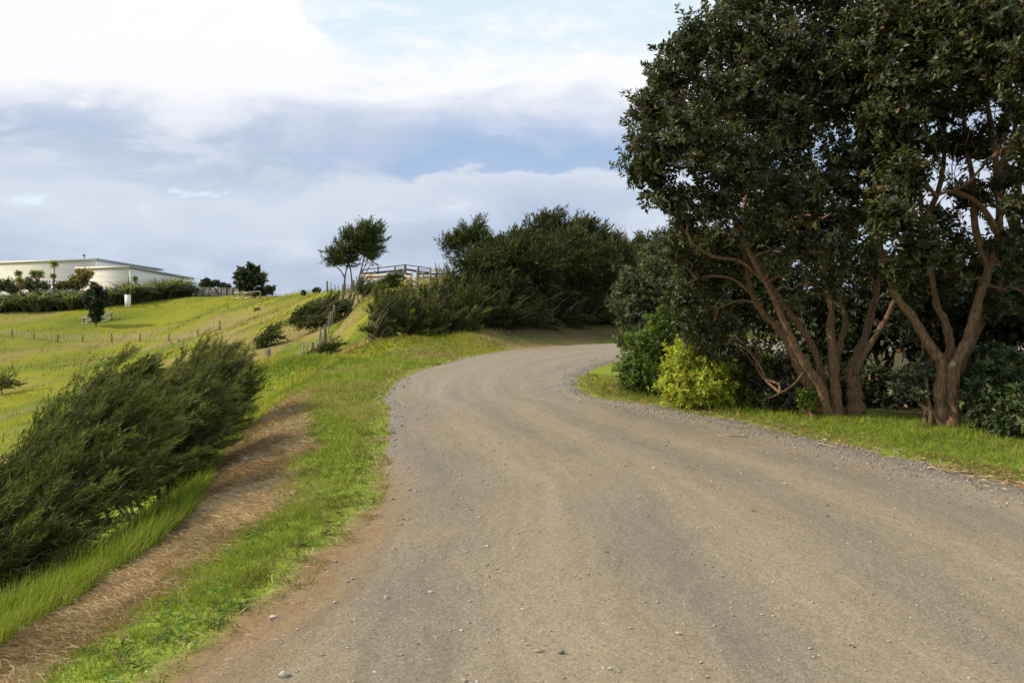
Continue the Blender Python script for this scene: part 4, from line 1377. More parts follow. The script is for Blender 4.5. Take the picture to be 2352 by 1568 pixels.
# ------------------------------------------------------------------ the house on the far slope
e1 = np.array([-.848, .530, 0.])       # along the front wall, away to the left
e2 = np.array([.530, .848, 0.])        # along the side wall, away to the right
cH = np.append(at(301, 690, 130)[:2], .15)
house = thing('house', 'long low cream weatherboard house with two grey mono-pitch roofs behind a flax hedge', 'house', cH)
M_WALL = plain_mat('cream_paint', (.82, .80, .75), (.86, .84, .79), .6, rough=.6, spec=.3)
M_FASCIA = plain_mat('fascia_paint', (.60, .58, .52), (.68, .66, .60), .5, rough=.5)
M_ROOF = plain_mat('grey_roof_metal', (.25, .26, .30), (.32, .33, .37), .7, rough=.45, spec=.5)
M_FRAME = plain_mat('window_frame_white', (.72, .73, .75), (.78, .79, .80), 2, rough=.5)
M_DARKFRAME = plain_mat('aluminium_dark', (.10, .105, .12), (.15, .155, .17), 2, rough=.5)
m_, n, o_ = new_mat('window_glass')
p = n.new('ShaderNodeBsdfPrincipled')
p.inputs['Base Color'].default_value = (.16, .18, .22, 1)
p.inputs['Roughness'].default_value = .06
p.inputs['Specular IOR Level'].default_value = .9
n.l.new(p.outputs[0], o_.inputs[0])
M_GLASS = m_


def hp(a, b, z):
    """house coordinates: a along the front wall to the left, b back along the side wall, z up"""
    return cH + e1 * a + e2 * b + UP * z


def hbox(mb_, a0, a1, b0, b1, z0, z1):
    V = [hp(a, b, z) for z in (z0, z1) for a, b in ((a0, b0), (a0, b1), (a1, b1), (a1, b0))]
    mb_.add(V, np.array([(0, 1, 2, 3), (7, 6, 5, 4), (0, 4, 5, 1), (1, 5, 6, 2), (2, 6, 7, 3), (3, 7, 4, 0)]))


def wall_front(a0, a1, b, z0, z1, name):
    """lapped boards facing the front"""
    mb_ = MB()
    z = z0
    while z < z1 - .01:
        t = min(z + .2, z1)
        V = [hp(a0, b - .012, z), hp(a1, b - .012, z), hp(a1, b, t), hp(a0, b, t), hp(a0, b + .08, z), hp(a1, b + .08, z), hp(a1, b + .08, t), hp(a0, b + .08, t)]
        mb_.add(V, np.array([(0, 1, 2, 3), (0, 4, 5, 1), (3, 2, 6, 7), (0, 3, 7, 4), (1, 5, 6, 2)]))
        z += .2
    w_ = mb_.build(name, M_WALL, house)
    w_['kind'] = 'stuff'
    return w_


def wall_side(a, b0, b1, z0, zt0, zt1, name):
    """lapped boards on the side, cut off along the sloping eave (zt0 at b0, zt1 at b1)"""
    mb_ = MB()
    z = z0
    while z < max(zt0, zt1) - .01:
        t = z + .2
        bs = np.linspace(b0, b1, 9)
        tops = np.minimum(t, zt0 + (zt1 - zt0) * (bs - b0) / (b1 - b0))
        for i in range(8):
            ta, tb = tops[i], tops[i + 1]
            if ta <= z + .002 and tb <= z + .002:
                continue
            ta, tb = max(ta, z), max(tb, z)
            V = [hp(a - .012, bs[i], z), hp(a - .012, bs[i + 1], z), hp(a, bs[i + 1], tb), hp(a, bs[i], ta)]
            mb_.add(V, np.array([(0, 1, 2, 3), (0, 0, 3, 3)][:1]))
            V = [hp(a - .012, bs[i], z), hp(a - .012, bs[i + 1], z), hp(a + .08, bs[i + 1], z), hp(a + .08, bs[i], z)]
            mb_.add(V, np.array([(3, 2, 1, 0)]))
        z += .2
    w_ = mb_.build(name, M_WALL, house)
    w_['kind'] = 'stuff'
    return w_


# lower block
LB, LA = 10.4, 14.5
zl0, zl1 = 5.0, 3.45
wall_front(0, LA, 0, -1.2, zl0, 'front_wall')
wall_side(0, 0, LB, -1.2, zl0, zl1, 'side_wall')


def roof_block(name, a0, a1, b0, b1, z0, z1, over=.22, th=.28, overb=1.3):
    sl = (z1 - z0) / (b1 - b0)
    B0, B1 = b0 - over, b1 + overb
    Z0, Z1 = z0 - over * sl * 1, z1 + sl * overb
    mb_ = MB()
    V = [hp(a, b, z + dz) for (b, z) in ((B0, Z0), (B1, Z1)) for dz in (.02, th - .04) for a in (a0 - over, a1 + over)]
    mb_.add(V, np.array([(0, 1, 3, 2), (4, 6, 7, 5), (0, 4, 5, 1), (2, 3, 7, 6), (0, 2, 6, 4), (1, 5, 7, 3)]))
    rf = mb_.build(name, M_ROOF, house)
    mb_ = MB()
    V = [hp(a, b, z) for b in (B0 - .05, B0 - .003) for z in (Z0 - .06, Z0 + th) for a in (a0 - over, a1 + over)]
    mb_.add(V, np.array([(0, 1, 3, 2), (4, 6, 7, 5), (0, 4, 5, 1), (2, 3, 7, 6), (0, 2, 6, 4), (1, 5, 7, 3)]))
    mb_.build('fascia', M_FASCIA, rf)
    mb_ = MB()
    V = [hp(a, b, z + dz) for a in (a0 - over - .045, a0 - over - .003) for (b, z) in ((B0, Z0), (B1, Z1)) for dz in (-.05, th + .015)]
    mb_.add(V, np.array([(0, 1, 3, 2), (4, 6, 7, 5), (0, 4, 5, 1), (2, 3, 7, 6), (0, 2, 6, 4), (1, 5, 7, 3)]))
    mb_.build('barge_board', M_ROOF, rf)
    return rf


roof_block('lower_roof', 0, LA, 0, LB, zl0, zl1, overb=1.0)
mb = MB()
hbox(mb, -.06, .10, -.06, .10, -1.2, zl0 - .02)
mb.build('corner_board', M_FASCIA, house)
# upper block, set back
UA0, UB0 = 14.0, 3.2
zu0, zu1 = 6.55, 5.2
mb = MB()
hbox(mb, UA0 - .06, UA0 + .10, UB0 - .06, UB0 + .10, 4.0, zu0 - .02)
mb.build('corner_board', M_FASCIA, house)
wall_front(UA0, UA0 + 52, UB0, -1.2, zu0, 'front_wall')
wall_side(UA0, UB0, UB0 + 11, 3.0, zu0, zu1, 'side_wall')
rf = roof_block('upper_roof', UA0, UA0 + 52, UB0, UB0 + 11, zu0, zu1)
mb = MB()
mb.tube([hp(22.0, UB0 + 2.5, 6.3), hp(22.0, UB0 + 2.5, 7.5)], [.11, .11], 8)
ch = mb.build('flue', M_ROOF, rf)
mb = MB()
mb.tube([hp(22.0, UB0 + 2.5, 7.48), hp(22.0, UB0 + 2.5, 7.82)], [.2, .17], 10)
mb.build('flue_cap', M_DARKFRAME, rf)
for (a, w, z0, z1) in [(17.6, 1.0, 1.3, 3.2), (19.2, 1.1, 1.3, 3.2), (20.9, .7, 1.3, 3.2), (26.0, 2.0, 1.1, 3.2), (28.4, 1.4, 1.1, 3.2), (28.0, 1.8, 1.6, 3.2), (31.5, 2.2, 1.6, 3.2)]:
    mb = MB()
    for (p0, p1, q0, q1) in [(a, a + w, z0 - .08, z0), (a, a + w, z1, z1 + .08), (a - .08, a, z0 - .08, z1 + .08), (a + w, a + w + .08, z0 - .08, z1 + .08), (a + w / 2 - .03, a + w / 2 + .03, z0, z1)]:
        hbox(mb, p0, p1, UB0 - .11, UB0 + .02, q0, q1)
    wn = mb.build('window', M_FRAME, house)
    mb = MB()
    hbox(mb, a, a + w, UB0 - .065, UB0 - .04, z0, z1)
    mb.build('pane', M_GLASS, wn)
mb = MB()
hbox(mb, 3.6, 4.6, -.10, .02, 1.1, 2.0)
wn = mb.build('window', M_DARKFRAME, house)
mb = MB()
hbox(mb, 3.68, 4.52, -.125, -.103, 1.18, 1.92)
mb.build('pane', M_GLASS, wn)
# deck balustrade in front of the upper block
deck = thing('deck_balustrade', 'deck balustrade of grey posts and glass panels along the front of the house', 'balustrade', hp(20.5, -1.2, 0))
for i in range(7):
    a = 16.4 + i * 1.5
    mb = MB()
    hbox(mb, a - .05, a + .05, -1.25, -1.15, -1.0, 2.35)
    mb.build('post', M_DARKFRAME, deck)
    if i < 6:
        mb = MB()
        hbox(mb, a + .07, a + 1.43, -1.215, -1.195, 1.25, 2.22)
        mb.build('glass_panel', M_GLASS, deck)
mb = MB()
hbox(mb, 16.3, 25.5, -1.28, -1.12, 2.351, 2.42)
mb.build('top_rail', M_DARKFRAME, deck)
mb = MB()
hbox(mb, 16.3, 25.5, -1.14, 3.0, .95, 1.15)
mb.build('deck_edge', M_DARKFRAME, deck)
# small white dish near the deck corner
dish = thing('dish', 'small bright white dish on a thin pole by the deck corner', 'dish', hp(16.0, -1.6, 0))
mb = MB()
mb.tube([hp(16.0, -1.6, -1), hp(16.0, -1.6, 2.3)], [.03, .03], 6)
mb.build('pole', M_DARKFRAME, dish)
mb = MB()
dn = nrm(np.array([[-.45, -.8, .4]]))[0]
c0 = hp(16.0, -1.6, 2.45)
mb.tube([c0, c0 + dn * .03, c0 + dn * .10, c0 + dn * .13], [.03, .20, .36, .38], 12)
mb.build('reflector', plain_mat('white_gloss', (.85, .85, .85), (.9, .9, .9), 2, rough=.3), dish)

# ------------------------------------------------------------------ planting round the house


def sword_leaves(g_, m, L, lean, cols, W, droop, up=1.0):
    """long strap leaves fanning from a point"""
    h_ = horiz(m)
    l_ = L * rng.uniform(.65, 1.15, m)
    dv = nrm(UP * up + h_ * rng.uniform(.05, lean, (m, 1)))
    c1_ = vary(cols[0], m, .35)
    w = rng.random((m, 1)) ** 2
    c1_ = c1_ * (1 - w) + np.asarray(cols[1]) * w
    ln = h_ * droop * rng.uniform(.5, 1.6, (m, 1)) - UP * droop * rng.uniform(.2, 1.1, (m, 1))
    sv = nrm(np.cross(h_, UP) + rvec(m) * .4)
    return blades2(np.tile(g_, (m, 1)) + h_ * .15 * rng.random((m, 1)), dv, ln, sv, l_, W, c1_ * .85, c1_)


flax_protos = []
for k in range(4):
    root = thing('flax_bush', 'flax', 'flax', (0, 0, 0))
    v, f, c_ = sword_leaves(np.zeros(3), 85, 2.1, 1.0, ((.06, .085, .036), (.36, .37, .22)), .20, .85)
    lf = link('leaves', mesh_np('leaves', v, f, c_), M_SOFT, root)
    lf['kind'] = 'stuff'
    flax_protos.append(root)
used = [False] * 4


def place(protos, used_, k_, loc, s_, rz, label, group, cat_=None):
    o = protos[k_] if not used_[k_] else copy_tree(protos[k_])
    used_[k_] = True
    o.location = loc
    o.scale = (s_, s_, s_)
    o.rotation_euler = (0, 0, rz)
    tag(o, label, cat_, group)
    return o


FL_R = 'flax bush of arching grey-green blades in the thick hedge below the side wall'
FL_L = 'flax bush of arching grey-green blades in the long bed before the deck'
i = 0
for u in np.arange(296, 430, 9.5):
    v, d = np.interp(u, [296, 330, 380, 428], [705, 700, 693, 688]), np.interp(u, [296, 430], [119, 133])
    for row in range(2):
        g = ground_at(u + rng.uniform(-3, 3), v - row * 7, 90, 170)
        g = base_on_ground(*at(u + rng.uniform(-3, 3), v, d + row * 2.2)[:2])
        place(flax_protos, used, i % 4, g - UP * .1, rng.uniform(1.3, 2.1), rng.uniform(0, 6), FL_R, 'flax hedge along the house')
        i += 1
for u in np.arange(-14, 292, 12.5):
    v, d = np.interp(u, [0, 60, 150, 290], [712, 716, 708, 704]), np.interp(u, [-14, 290], [117, 119])
    for row in range(3):
        g = base_on_ground(*at(u + rng.uniform(-4, 4), v, d + row * 2.6 + rng.uniform(-1.2, 1.2))[:2])
        place(flax_protos, used, i % 4, g - UP * .1, rng.uniform(1.0, 1.75), rng.uniform(0, 6), FL_L, 'flax hedge along the house')
        i += 1


def cabbage(label, u, vt, d, hpx, crown_px, skirt, heads=1, vbase=None):
    top = at(u, vt, d)
    g_ = base_on_ground(top[0], top[1])
    r_ = thing('cabbage_tree', label, 'cabbage tree', g_, 'cabbage trees round the house')
    mb_ = MB()
    R_ = crown_px * d / F
    heads_ = [top + np.array([(k_ - (heads - 1) / 2) * R_ * 1.1, 0, -abs(k_ - (heads - 1) / 2) * R_ * .3]) for k_ in range(heads)]
    mb_.tube(bend_path(g_ - UP * .1, np.array([top[0], top[1], (top[2] * 2 + g_[2]) / 3]), (0, 0, 0), 5, .01), np.linspace(.14, .10, 5), 7, .1, False)
    for h_ in heads_:
        mb_.tube(bend_path(np.array([top[0], top[1], (top[2] * 2 + g_[2]) / 3 - .05]), h_, (0, 0, 0), 4, .01), np.linspace(.10, .07, 4), 6, .1, False)
    mb_.build('trunk', M_GREYBARK, r_)
    arrs = []
    for h_ in heads_:
        n1_ = 170
        dv = nrm(rvec(n1_) + UP * .45)
        c1_ = vary((.15, .20, .045), n1_, .4) * .7 + np.asarray((.30, .31, .08)) * .3
        arrs.append(blades2(np.tile(h_, (n1_, 1)), dv, -UP * .6 + rvec(n1_) * .2, nrm(np.cross(dv, rvec(n1_))), R_ * rng.uniform(.8, 1.15, n1_), .09, c1_, c1_))
        n2_ = int(70 * skirt)
        if n2_:
            dv = nrm(rvec(n2_) * np.array([1, 1, .3]) - UP * .5)
            c1_ = vary((.34, .23, .08), n2_, .3)
            arrs.append(blades2(np.tile(h_ - UP * .1, (n2_, 1)), dv, -UP * .9, nrm(np.cross(dv, rvec(n2_))), R_ * rng.uniform(.8, 1.2, n2_), .09, c1_, c1_))
    crown_part('crown', cat(arrs), M_SOFT, r_)


cabbage('tall single-headed cabbage tree standing clear against the upper wall', 124, 607, 124, 0, 12, .3)
cabbage('bushy twin-headed cabbage tree with a brown skirt before the deck', 85, 627, 122, 0, 13, .9, 2)
cabbage('low yellowing cabbage tree with a brown skirt rising from the flax bed', 45, 645, 119, 0, 13, 1.2)
cabbage('small cabbage tree just left of the twin-headed one', 43, 628, 125, 0, 11, .2)
cabbage('small cabbage tree head in front of the deck balustrade', 122, 634, 121, 0, 9, .2)
cabbage('single-headed cabbage tree beside the dark round tree', 605, 633, 126, 0, 14, .5)
cabbage('low cabbage tree clump in the flax hedge under the house corner', 310, 640, 122, 0, 9, .6)


def far_shrub(name, label, rows, base_uv, cl, L, cols, cat_='shrub', group=None, mat=None, stems=4, per=8):
    return shrub(name, label, rows, base_uv, cl, per, L, L * .55, cols, mat or M_LEAF, group, stems, cat_=cat_)


far_shrub('dark_tree', 'dark round evergreen tree behind the small rail fence near the house', [(565, 628, 124, 20), (585, 640, 124, 18), (555, 650, 124, 16), (575, 612, 124, 10), (580, 622, 124, 11), (598, 645, 124, 12), (570, 655, 124, 16), (550, 632, 124, 12), (590, 618, 124, 8)], (570, 683, 124), 1500, .34, ((.022, .036, .016), (.055, .075, .03)), 'tree')
far_shrub('guarded_shrub', 'dark upright shrub growing inside the low timber guard', [(220, 685, 104, 22), (208, 694, 104, 16), (233, 692, 104, 16), (222, 667, 104, 14), (220, 706, 104, 19), (218, 722, 104, 14), (203, 680, 104, 11), (238, 678, 104, 11), (222, 730, 104, 11)], (220, 738, 104), 1900, .28, ((.022, .034, .016), (.05, .068, .03)))
far_shrub('autumn_shrub', 'straggly yellow-brown shrub against the pale wall by the deck', [(190, 632, 121, 18), (175, 640, 121, 14), (205, 628, 121, 12), (190, 645, 121, 18), (180, 622, 121, 9)], (190, 675, 121), 420, .26, ((.16, .14, .03), (.30, .24, .07)), mat=M_SOFT)
far_shrub('garden_shrub', 'dark shrub mass above the flax at the far end of the bed', [(60, 650, 121, 16), (75, 655, 121, 16), (20, 655, 121, 16), (35, 665, 121, 14), (0, 655, 121, 16), (100, 655, 121, 12)], (50, 690, 121), 900, .3, ((.07, .095, .035), (.15, .18, .07)))
far_shrub('garden_shrub', 'olive garden shrub between the deck and the flax', [(150, 655, 121, 12), (165, 652, 121, 12), (135, 655, 121, 10), (180, 657, 121, 12), (215, 655, 121, 10)], (160, 685, 121), 500, .28, ((.09, .10, .02), (.19, .18, .04)), mat=M_SOFT)
far_shrub('background_tree', 'dark conical tree top peering over the timber wall', [(471, 651, 150, 10), (476, 645, 150, 7), (466, 655, 150, 8)], (471, 690, 150), 380, .35, ((.025, .035, .02), (.05, .06, .03)), 'tree')
far_shrub('background_tree', 'olive rounded tree top behind the timber wall', [(488, 651, 152, 8), (497, 650, 152, 7), (480, 655, 152, 6)], (490, 690, 152), 300, .35, ((.06, .075, .03), (.11, .12, .05)), 'tree')
far_shrub('background_tree', 'small grey-green tree top behind the timber wall beside the dark round tree', [(514, 655, 152, 7), (524, 658, 152, 6), (506, 656, 152, 5)], (515, 690, 152), 240, .35, ((.05, .06, .035), (.10, .11, .07)), 'tree')
far_shrub('background_shrub', 'loose grey-green shrub right of the cabbage tree on the skyline', [(615, 662, 128, 10), (626, 662, 128, 7), (610, 670, 128, 9), (622, 670, 128, 7)], (616, 680, 128), 330, .26, ((.06, .075, .035), (.12, .13, .07)))
far_shrub('background_shrub', 'dark rounded shrub under the cabbage tree on the skyline', [(597, 665, 125, 10), (590, 672, 125, 9), (606, 673, 125, 7)], (597, 684, 125), 330, .28, ((.03, .042, .018), (.06, .075, .03)))
for (u, v, d, r, lab) in [(460, 738, 100, 8, 'grey-green sapling on the open slope above the wire fence end'), (513, 737, 96, 9, 'rounder grey-green sapling with a dark stem at the wire fence end'),
                          (592, 712, 92, 7, 'grey-green sapling midway up the slope'), (584, 676, 116, 4, 'tiny sapling near the rail fence on the crest'), (697, 671, 98, 5, 'tiny grey sapling on the skyline crest'), (660, 705, 92, 5, 'low pale sapling under the crest')]:
    far_shrub('sapling', lab, [(u, v, d, r), (u + r * .4, v + r * .5, d, r * .7), (u - r * .4, v + r * .4, d, r * .7)], (u, v + r * 1.7, d), 110, .2, ((.07, .085, .045), (.15, .16, .10)), group='saplings planted on the slope', stems=3, per=7)
far_shrub('skyline_shrub', 'small dark shrub on the skyline just left of the crest fence', [(728, 664, 95, 5), (733, 666, 95, 4), (722, 667, 95, 4)], (728, 672, 95), 120, .2, ((.03, .04, .018), (.06, .07, .03)))

# white service box
bp = ground_at(294, 704, 60, 160)
cab = thing('service_cabinet', 'upright white service box standing alone before the flax hedge', 'cabinet', bp)
M_CAB = plain_mat('white_cabinet', (.68, .68, .62), (.78, .78, .72), 1.5, rough=.5)
w_ = 5.6 * bp[1] / F
mb = MB()
mb.box(bp + np.array([-w_, -w_ * .6, -.3]), bp + np.array([w_, w_ * .6, 26 * bp[1] / F]))
mb.build('body', M_CAB, cab)
mb = MB()
mb.box(bp + np.array([-w_ * 1.08, -w_ * .7, 26 * bp[1] / F]), bp + np.array([w_ * 1.08, w_ * .7, 27.5 * bp[1] / F]))
mb.build('lid', M_CAB, cab)

# timber guard round the shrub
gd = thing('timber_guard', 'low four-sided timber rail guard round the dark upright shrub', 'guard', base_on_ground(*at(220, 735, 104)[:2]))
gc4 = [ground_at(192, 745, 60, 160), ground_at(226, 746, 60, 160)]
gc4 += [ground_at(256, 733, 60, 160), ground_at(221, 732, 60, 160)]
hg = 14.5 * gc4[0][1] / F
for q in gc4:
    mb = MB()
    mb.box(q + np.array([-.09, -.09, -.4]), q + np.array([.09, .09, hg - .1]))
    mb.build('post', M_TIMBER, gd)
for i in range(4):
    a, b = gc4[i], gc4[(i + 1) % 4]
    dv = (b - a) / np.linalg.norm(b - a)
    for zz in (hg, .12):
        mb = MB()
        mb.beam(a - dv * .25 + UP * zz, b + dv * .25 + UP * zz, .14, .2)
        mb.build('rail', M_RAIL, gd)

# timber retaining wall with posts, and tubs
wallT = thing('timber_wall', 'plank retaining wall with heavy dark posts between house and dark round tree', 'wall', base_on_ground(*at(500, 685, 136)[:2]))
A_, B_ = at(433, 684, 139), at(600, 683, 133)
gA, gB = base_on_ground(A_[0], A_[1]), base_on_ground(B_[0], B_[1])
L_ = np.linalg.norm(gB - gA)
zt = at(470, 661, 138)[2]
npst = 12
for i in range(npst):
    t = (i + .5) / npst
    q = gA + (gB - gA) * t
    mb = MB()
    mb.tube([np.array([q[0], q[1] - .15, q[2] - .5]), np.array([q[0], q[1] - .15, zt + (.04 if i % 3 else .12)])], [.13, .12], 8, .05)
    mb.build('post', M_DARKTIMBER if i in (0, 6, 7, 9) else M_TIMBER, wallT)
nb = 44
for i in range(nb):
    t0_, t1_ = i / nb, (i + .88) / nb
    a, b = gA + (gB - gA) * t0_, gA + (gB - gA) * t1_
    mb = MB()
    zz = min(a[2], b[2]) - .4
    off = .02 * (i % 2)
    mb.add([np.array([p_[0], p_[1] + dy, z]) for z in (zz, zt - .06 - rng.random() * .1) for p_, dy in ((a, off), (b, off), (b, off + .05), (a, off + .05))], np.array([(0, 3, 2, 1), (4, 5, 6, 7), (0, 1, 5, 4), (1, 2, 6, 5), (2, 3, 7, 6), (3, 0, 4, 7)]))
    mb.build('plank', plain_mat('plank_timber', (.30, .25, .19), (.44, .38, .29), 6, (3, 3, .5), .85) if i == 0 else bpy.data.materials['plank_timber'], wallT)
mb = MB()
mb.beam(np.array([gA[0], gA[1] - .01, zt - .02]), np.array([gB[0], gB[1] - .01, zt - .02]), .16, .06)
mb.build('cap_rail', M_RAIL, wallT)
for (u, lab) in [(627 / 1.3776, 'grey tub with a leafy plant against the timber wall beside the house'), (688 / 1.3776, 'round dark-rimmed grey tub standing before the timber wall')]:
    q = base_on_ground(*at(u, 688, 133)[:2])
    tb = thing('planter_tub', lab, 'planter', q, 'tubs before the timber wall')
    mb = MB()
    mb.tube([q - UP * .2, q + UP * .25, q + UP * .55], [.34, .42, .48], 14)
    mb.build('tub', plain_mat('tub_grey', (.15, .15, .16), (.22, .22, .23), 4, rough=.7) if u < 470 else bpy.data.materials['tub_grey'], tb)
    mb = MB()
    mb.tube([q + UP * .55, q + UP * .68], [.55, .55], 14)
    mb.build('rim', M_DARKFRAME, tb)
    v, f, c_ = sword_leaves(q + UP * .66, 26, 1.3, .5, ((.06, .09, .03), (.14, .16, .06)), .06, .5)
    lf = crown_part('foliage', (v, f, c_), M_SOFT, tb)
    lf['kind'] = 'stuff'

# ------------------------------------------------------------------ fences


def post_mesh(r, h, k=7, square=False):
    mb_ = MB()
    if square:
        mb_.box((-r, -r, -.35), (r, r, h))
    else:
        mb_.tube([(0, 0, -.35), (0, 0, h * .5), (0, 0, h - .02), (0, 0, h)], [r, r * .97, r * .95, r * .8], k, .08)
    return mb_.mesh('post')


def fence(name, label, pts, post_every, battens, hpost, hbat, rpost, rbat, wires=(.3, .55, .8, 1.0), mats=(None, None), group=None, jitter=.05, skip=()):
    """pts: ground points of the posts in order"""
    root = thing(name, label, 'fence', pts[0], group)
    pm = post_mesh(rpost, hpost)
    pm.materials.append(mats[0])
    bm_ = post_mesh(rbat, hbat, 4, True)
    bm_.materials.append(mats[1])
    org = np.array(root.location)
    tops = []
    for i, q in enumerate(pts):
        o = link('post', pm, None, root)
        o.location = tuple(q - org)
        o.rotation_euler = (rng.normal() * jitter, rng.normal() * jitter, rng.uniform(0, 6))
        o.scale = (1, 1, rng.uniform(.88, 1.08))
        if i < len(pts) - 1:
            for k_ in range(battens):
                t = (k_ + 1) / (battens + 1)
                w = q + (pts[i + 1] - q) * t
                w = base_on_ground(w[0], w[1])
                o = link('batten', bm_, None, root)
                o.location = tuple(w - org)
                o.rotation_euler = (rng.normal() * jitter, rng.normal() * jitter, rng.uniform(-.2, .2))
                o.scale = (1, 1, rng.uniform(.85, 1.1))
    for h_ in wires:
        mb_ = MB()
        P_ = []
        for i in range(len(pts) - 1):
            for t in np.linspace(0, 1, 6, endpoint=False):
                w = pts[i] + (pts[i + 1] - pts[i]) * t
                w = base_on_ground(w[0], w[1])
                P_.append(w + UP * h_ * hbat * .92)
        P_.append(pts[-1] + UP * h_ * hbat * .92)
        mb_.tube(P_, [.006] * len(P_), 3, 0, False)
        mb_.build('wire', M_WIRE, root)
    return root


def gpts(rows):
    return [base_on_ground(*at(u, v, d)[:2]) for u, v, d in rows]


fence('wire_fence', 'wire fence of dark posts and pale battens dipping across the far slope below the house',
      gpts([(-28, 772, 96), (28, 777, 95), (78, 782, 94), (133, 788, 93), (190, 786, 93), (257, 783, 93), (322, 785, 91), (388, 785, 88), (454, 776, 85), (505, 757, 80)]),
      1, 5, .95, .85, .085, .024, (.35, .6, .85), (M_TIMBER, M_RAIL), jitter=.02)
fence('wire_fence', 'post and batten fence climbing the dry slope past the leaning tree',
      gpts([(615, 905, 27), (646, 897, 30), (683, 880, 34), (721, 843, 40), (745, 788, 46), (768, 745, 53), (785, 712, 60), (792, 688, 67)]),
      1, 4, 1.15, 1.0, .08, .025, (.25, .45, .65, .85, 1.0), (M_TIMBER, M_TIMBER), jitter=.05)
fence('wire_fence', 'short line of posts and battens along the grassy crest behind the leaning tree',
      gpts([(752, 671, 80), (787, 667, 74), (812, 662, 70), (847, 662, 62), (873, 655, 58)]), 1, 3, 1.05, .95, .10, .035, (.4, .7, 1.0), (M_TIMBER, M_TIMBER), jitter=.03)

# small rail fence on the crest before the dark tree
rfn = thing('rail_fence', 'short pale two-rail timber fence below the dark round tree', 'fence', base_on_ground(*at(570, 681, 116)[:2]))
rp = gpts([(539, 683, 117), (561, 682, 116.5), (584, 681, 116), (598, 680, 117)])
for q in rp:
    mb = MB()
    mb.box(q + np.array([-.08, -.08, -.3]), q + np.array([.08, .08, 1.0]))
    mb.build('post', M_TIMBER, rfn)
for a, b in zip(rp[:-1], rp[1:]):
    for zz in (1.0, .25):
        mb = MB()
        mb.beam(a + UP * zz - np.array([0, .12, 0]), b + UP * zz - np.array([0, .12, 0]), .08, .17)
        mb.build('rail', M_RAIL, rfn)

# stockyard of posts and rails on the ridge
yard = thing('stockyard', 'weathered timber post and rail stockyard on top of the grassy ridge', 'stockyard', base_on_ground(*at(925, 652, 63)[:2]))


def cy(cx, cy_):
    return 813 + .1111 * cx, 580.7 + .1111 * cy_


def ypost(cx, top, bot, d, w=.14, mat=None):
    u, vt = cy(cx, top)
    _, vb_ = cy(cx, bot)
    a, b = at(u, vb_, d), at(u, vt, d)
    g_ = base_on_ground(a[0], a[1])
    mb_ = MB()
    mb_.tube([np.array([a[0], a[1], min(g_[2], a[2]) - .3]), np.array([a[0], a[1], (a[2] + b[2]) / 2]), b], [w / 2, w / 2, w / 2 * .96], 8, .06)
    mb_.build('post', mat or M_TIMBER, yard)


def yrail(p, q, d0, d1, h=.16, mat=None, w=.05):
    a, b = at(*cy(*p), d0), at(*cy(*q), d1)
    mb_ = MB()
    mb_.beam(a, b, w, h)
    mb_.build('rail', mat or M_RAIL, yard)


for a in [(165, 360, 620, 66), (427, 365, 560, 65), (725, 355, 560, 64), (1030, 335, 680, 62, .22), (1190, 415, 740, 58.5), (1312, 340, 720, 58, .17), (1580, 320, 700, 60, .17), (1435, 395, 560, 66), (1815, 350, 520, 66), (1940, 400, 560, 66)]:
    ypost(*a)
for a in [(500, 325, 560, 71), (848, 280, 560, 71), (1060, 245, 560, 71, .22), (1335, 290, 560, 71), (1585, 315, 560, 71), (1718, 315, 520, 72), (1860, 290, 520, 73)]:
    ypost(*a, mat=M_DARKTIMBER)
yrail((170, 352), (1060, 248), 66.2, 70.8, .07, M_DARKTIMBER)
yrail((1060, 248), (1600, 318), 70.8, 70.8, .07, M_DARKTIMBER)
yrail((1340, 340), (1960, 345), 71, 72, .06, M_DARKTIMBER)
yrail((170, 437), (1050, 355), 66.2, 70.7, .17, M_DARKTIMBER)
yrail((1060, 338), (1345, 385), 70.7, 70.8, .17, M_DARKTIMBER)
yrail((1340, 388), (1600, 405), 70.8, 70.9, .15, M_TIMBER)
yrail((1600, 355), (2060, 420), 66.2, 66.5, .15)
yrail((1330, 435), (2060, 435), 71, 71.5, .15, M_DARKTIMBER)
yrail((150, 468), (1020, 466), 65.9, 61.9, .19)
yrail((180, 540), (1010, 566), 65.9, 61.9, .19)
yrail((240, 512), (720, 492), 70, 70, .10, M_DARKTIMBER)
yrail((1050, 470), (1180, 520), 61.8, 58.4, .2)
yrail((1190, 520), (1312, 600), 58.3, 57.8, .2)
yrail((1050, 582), (1180, 620), 61.8, 58.4, .18)
yrail((1190, 622), (1290, 668), 58.3, 57.9, .18)
yrail((1060, 425), (1200, 450), 66, 66, .15, M_DARKTIMBER)
yrail((1330, 475), (1560, 640), 58.0, 59.7, .14)
yrail((1430, 480), (1560, 500), 66, 66, .17)
yrail((1600, 500), (1800, 525), 66, 66, .17)
yrail((1590, 540), (1790, 548), 66.3, 66.3, .12, M_DARKTIMBER)
yrail((1850, 480), (1960, 470), 66, 66, .17)
# concrete strainer block behind the rails
mb = MB()
a, b = at(*cy(915, 440), 74), at(*cy(965, 360), 74)
mb.box((a[0], 74, a[2] - .6), (b[0], 74.35, b[2]))
mb.build('gatepost', plain_mat('concrete_post', (.42, .40, .36), (.5, .48, .44), 3, rough=.9), yard)
